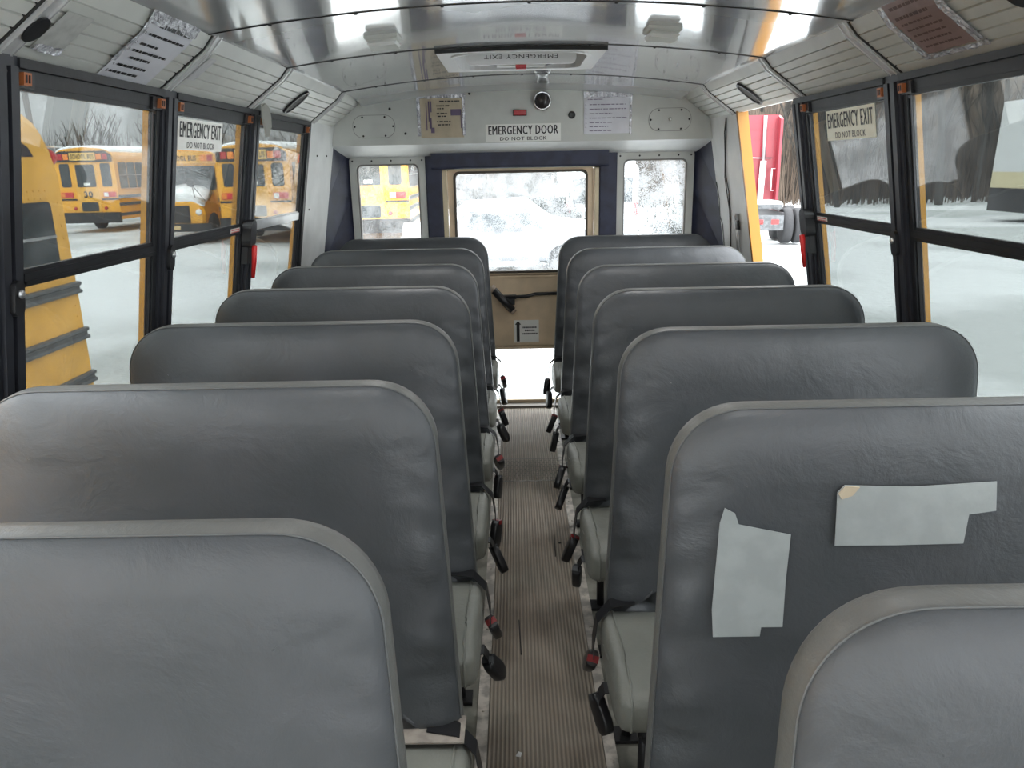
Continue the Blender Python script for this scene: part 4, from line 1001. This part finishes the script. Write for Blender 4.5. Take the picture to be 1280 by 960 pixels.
# tall white and cream coach at far right
def coach(loc, rz):
    root = empty('coach', loc, rz)
    w, L = 2.5, 10.0   # front at local x=0 (leaning windscreen), body to +x, side faces -y
    def prof(z): return .0 if z < 1.4 else (z-1.4)*.03
    def slab(z0, z1, y0, y1): return [(prof(z) if x == 0 else L, y, z) for x in (0, 1) for y in (y0, y1) for z in (z0, z1)]
    MB().hexa(slab(1.75, 4.2, 0, w)).build('body', M_WV, root)
    q = MB().hexa(slab(1.18, 1.75, 0, w)).build('lower_panel', M_CREAM, root)
    MB().hexa([(x, y, z) for x in (-.02, L) for y in (.02, w-.02) for z in (.35, 1.18)]).build('skirt', M_BLK, root)
    MB().add([(.25, -.012, 1.9), (.9, -.012, 1.9), (.95, -.012, 4.0), (.35, -.012, 4.0)], [(0, 1, 2, 3)]).build('side_window', mat('pale_glass', (.45, .50, .50), .1), root)
    MB().hexa([(a, y, z) for a0, z in ((0, 0),) for a in (1.5, 8) for y in (-.012, .0) for z in (2.3, 3.6)]).build('side_window', M_DGL, root)
    mb = MB(); mb.tube([(-.04, -.05, .36), (.0, -.05, 1.4), (.08, -.05, 4.1)], .06, 8); mb.build('corner_post', M_WV, root)
    for xx in (1.9, 7.9):
        for yy in (.18, w-.18): wheel(root, xx, yy, .5, .5, .27, axis='Y')
    MB().loft([[(x, y, z) for x in (.8, L) for y in (.1,)]+[(x, y, z) for x in (L, .8) for y in (w-.1,)] for z in (4.2, 4.3)]).build('roof_snow', M_SNOW, root)
    return root
tag(coach((17.9, 27.2, GZ), .05), 'tall white and cream coach with black skirt at right edge', 'bus')

# poles
for x, y, h_ in ((-20.9, 35, 8.5), (-22.5, 35.5, 8.5)):
    mb = MB(); mb.tube([(0, 0, 0), (.0, 0, h_)], .14, 10, r2=.11); o = mb.build('utility_pole', M_POLE, None, loc=(x, y, GZ-.1)); tag(o, 'grey wooden pole behind the near bus, %s one' % ('right' if x > -21 else 'left'), 'pole', 'poles behind the near bus')
    mb = MB(); mb.tube([(-.5, 0, h_-.6), (.5, 0, h_-.6)], .05, 6); mb.build('cross_arm', M_POLE, o)
# bare trees
def tree_mesh(seed, H, spread, m, dense=1.0, multi=1):
    r = random.Random(seed); mb = MB()
    def grow(p, d, ln, rad, lev):
        n = 3 if lev == 0 else 2; pts = [p]; q = p.copy(); dd = d.copy()
        for i in range(n):
            dd = (dd+Vector((r.uniform(-.12, .12), r.uniform(-.12, .12), r.uniform(-.02, .1)))).normalized(); q = q+dd*ln/n; pts.append(q.copy())
        mb.tube(pts, rad, 5 if lev == 0 else 3, False, r2=rad*.45, cap=False)
        if lev >= 3: return
        k = int((9 if lev == 0 else 5 if lev == 1 else 4)*dense)
        for i in range(k):
            t = r.uniform(.28 if lev == 0 else .15, 1); a = min(len(pts)-2, int(t*n)); pp = pts[a].lerp(pts[a+1], t*n-a)
            az = r.uniform(0, 2*PI); up = r.uniform(.5, 1.1)
            nd = (Vector((math.cos(az)*spread, math.sin(az)*spread, up))+dd*.4).normalized()
            grow(pp, nd, ln*r.uniform(.34, .55)*(1-.3*t), rad*.42*(1-.4*t), lev+1)
    for k in range(multi):
        grow(Vector((r.uniform(-.3, .3)*(multi > 1), r.uniform(-.3, .3)*(multi > 1), 0)), Vector((r.uniform(-.15, .15), r.uniform(-.15, .15), 1)).normalized(), H*.8*r.uniform(.8, 1), H*.014+.02, 0)
    return mb.build('bare_tree', m)
protos_l = [tree_mesh(k, 6.0, .75, M_BARK, 1.1, 3) for k in range(3)]
protos_r = [tree_mesh(10+k, 12, .5, M_BARKD, 1.0, 1) for k in range(3)]
first = set()
def put(pl, x, y, sc, lab, grp, rz):
    p = pl[rnd.randrange(3)]
    if p.name not in first: first.add(p.name); o = p
    else: o = p.copy(); COL.objects.link(o)
    o.location = (x, y, GZ-.1); o.scale = (sc, sc, sc); o.rotation_euler = (0, 0, rz); tag(o, lab, 'tree', grp)
for i in range(64):
    x = -52+i*.85+rnd.uniform(-.5, .5); y = 50+rnd.uniform(-4, 6)
    put(protos_l, x, y, rnd.uniform(.75, 1.15), 'leafless scrubby tree in the line beyond the parked buses', 'trees beyond the buses', rnd.uniform(0, 6))
for i in range(90):
    x = 6+i*.62+rnd.uniform(-.5, .5); y = 47+rnd.uniform(-5, 12)-.12*i
    put(protos_r, x, y, rnd.uniform(.8, 1.25), 'tall leafless tree in the dense woods on the right', 'woods on the right', rnd.uniform(0, 6))
def scrub(name, n, fx, hmin, hmax, m, lab, seed):
    r = random.Random(seed); mb = MB()
    for i in range(n):
        x, y = fx(r); h = r.uniform(hmin, hmax); dx, dy = r.uniform(-.35, .35)*h*.5, r.uniform(-.3, .3)*h*.5; w = r.uniform(.012, .05)
        a = r.uniform(0, PI); ux, uy = math.cos(a)*w, math.sin(a)*w
        mb.add([(x-ux, y-uy, GZ-.1), (x+ux, y+uy, GZ-.1), (x-uy, y+ux, GZ-.1), (x+dx, y+dy, GZ+h)], [(0, 1, 3), (1, 2, 3), (2, 0, 3)])
    o = mb.build(name, m); tag(o, lab, 'undergrowth', kind='stuff'); return o
scrub('undergrowth', 9000, lambda r: (r.uniform(4, 66), r.uniform(42, 62)), 1.2, 5.5, M_SCRUB, 'brown tangled undergrowth filling the woods on the right', 1)
scrub('undergrowth', 5000, lambda r: (r.uniform(4, 66), r.uniform(47, 64)), 4, 10, M_BARKD, 'dark thin saplings between the tall trees on the right', 4)
scrub('undergrowth', 6000, lambda r: (r.uniform(-58, 4), r.uniform(47, 58)), 1.5, 6.0, M_BARK, 'grey brown brush along the yard edge beyond the buses', 2)
# low wooded banks behind the scrub
def bank(name, x0, x1, y, h, m, lab):
    mb = MB(); n = 60; rows = []
    for (dy, f) in ((0, 0), (2, .55), (5, .85), (9, 1), (16, .9)):
        rows.append([(x0+(x1-x0)*i/n, y+dy, GZ-.2+(h+.25*h*noise.noise(Vector((i*.35, dy, 0))))*f) for i in range(n+1)])
    mb.loft(rows, False, True, closed=False); struct(mb.build(name, m), lab)
bank('bank_right', 3, 85, 50, 8.5, M_SCRUB, 'brown wooded bank behind the yard, right')
bank('bank_left', -75, 2.9, 58, 4.0, M_EVER, 'dark wooded bank behind the yard, left')
# dark bushes and a snow covered car straight behind
def bush(x, y, R, seed, lab):
    r = random.Random(seed); mb = MB()
    for i in range(420):
        th = r.uniform(0, 2*PI); ph = r.uniform(.05, 1.5); d = Vector((math.cos(th)*math.cos(ph), math.sin(th)*math.cos(ph), math.sin(ph)))
        L_ = R*r.uniform(.6, 1.1); w = .02; p = Vector((r.uniform(-.3, .3), r.uniform(-.3, .3), 0)); e = p+d*L_
        mb.add([p+Vector((w, 0, 0)), p-Vector((w, 0, 0)), p+Vector((0, w, w)), e], [(0, 1, 3), (1, 2, 3), (2, 0, 3)])
        for k in range(4):
            q = p+d*L_*r.uniform(.5, 1); v = Vector((r.uniform(-1, 1), r.uniform(-1, 1), r.uniform(-.3, 1))).normalized()*.3
            mb.add([q+Vector((.015, 0, 0)), q-Vector((.015, 0, 0)), q+v], [(0, 1, 2)])
    o = mb.build('shrub', M_EVER, None, loc=(x, y, GZ)); tag(o, lab, 'shrub', 'shrubs behind the emergency door')
for k, (x, y, R, lab) in enumerate(((-.9, 21, 1.6, 'dark shrub left of the snowy car, behind the door window'), (1.1, 19.5, 1.9, 'big dark shrub right behind the snowy car'), (2.2, 23, 2.4, 'tall dark shrub near the white van'), (.2, 24, 2.2, 'dark shrub behind the snowy car roof'), (4.4, 20, 1.6, 'dark shrub seen in the small right rear window'))): bush(x, y, R, k, lab)
def car(loc, rz):
    root = empty('car', loc, rz)
    mb = MB(); sec = [(-2.2, .75, .8), (-2.1, .95, .84), (-1.2, 1.0, .88), (-.7, 1.40, .72), (.6, 1.45, .72), (1.2, 1.02, .86), (2.1, .9, .84), (2.25, .7, .8)]
    mb.loft([[(x, w_, .3), (x, w_+.02, .6), (x, w_*.96, .85 if t > .9 else t-.05), (x, w_*.8, t), (x, -w_*.8, t), (x, -w_*.96, .85 if t > .9 else t-.05), (x, -w_-.02, .6), (x, -w_, .3)] for x, t, w_ in sec], True, True); mb.build('body', mat('grey_car_paint', (.25, .26, .28), .3), root)
    mb = MB(); mb.loft([[(x, w_*.9*c, t+.02+.16*(1-c*c)) for c in (-1, -.6, 0, .6, 1)]+[(x, w_*.8, t-.05), (x, -w_*.8, t-.05)] for x, t, w_ in sec[1:-1]], True, True); mb.build('snow_cover', M_SNOW, root)
    for sx in (-1.35, 1.35):
        for sy in (-.8, .8): wheel(root, sx, sy, .33, .33, .2, axis='Y')
    for sy in (-1, 1): MB().hexa([(x, sy*y, z) for x, y, z in ((-.75, .84, 1.0), (-.6, .76, 1.32), (-.75, .80, 1.0), (-.6, .72, 1.32), (.9, .84, 1.0), (.6, .76, 1.32), (.9, .80, 1.0), (.6, .72, 1.32))]).build('side_window', M_DGL, root)
    return root
tag(car((-.4, 17.5, GZ), .08), 'snow covered car behind the emergency door window', 'car')
def van(loc, rz):
    root = empty('van', loc, rz)
    MB().loft([[(x, y, z) for x, z in rrect(-.95, .95, .4, 2.3, .15)] for y in (0, 4.6)]).build('body', M_WV, root)
    MB().box(-.8, -.06, -.012, 0, 1.3, 1.95).build('rear_window', M_DGL, root); MB().box(.06, .8, -.012, 0, 1.3, 1.95).build('rear_window', M_DGL, root)
    for sx in (-1, 1):
        MB().box(*sorted((sx*.84, sx*.95)), -.02, .02, .95, 1.3).build('tail_lamp', M_TLR, root)
        for yy in (.9, 3.7): wheel(root, sx*.85, yy, .35, .35, .22)
    MB().loft([[(x, y, z) for x, y in rrect(-.9, .9, .05, 4.55, .2)] for z in (2.3, 2.4)]).build('roof_snow', M_SNOW, root)
    return root
tag(van((2.3, 21, GZ), 0), 'white van right of the dark shrubs behind the door', 'van')
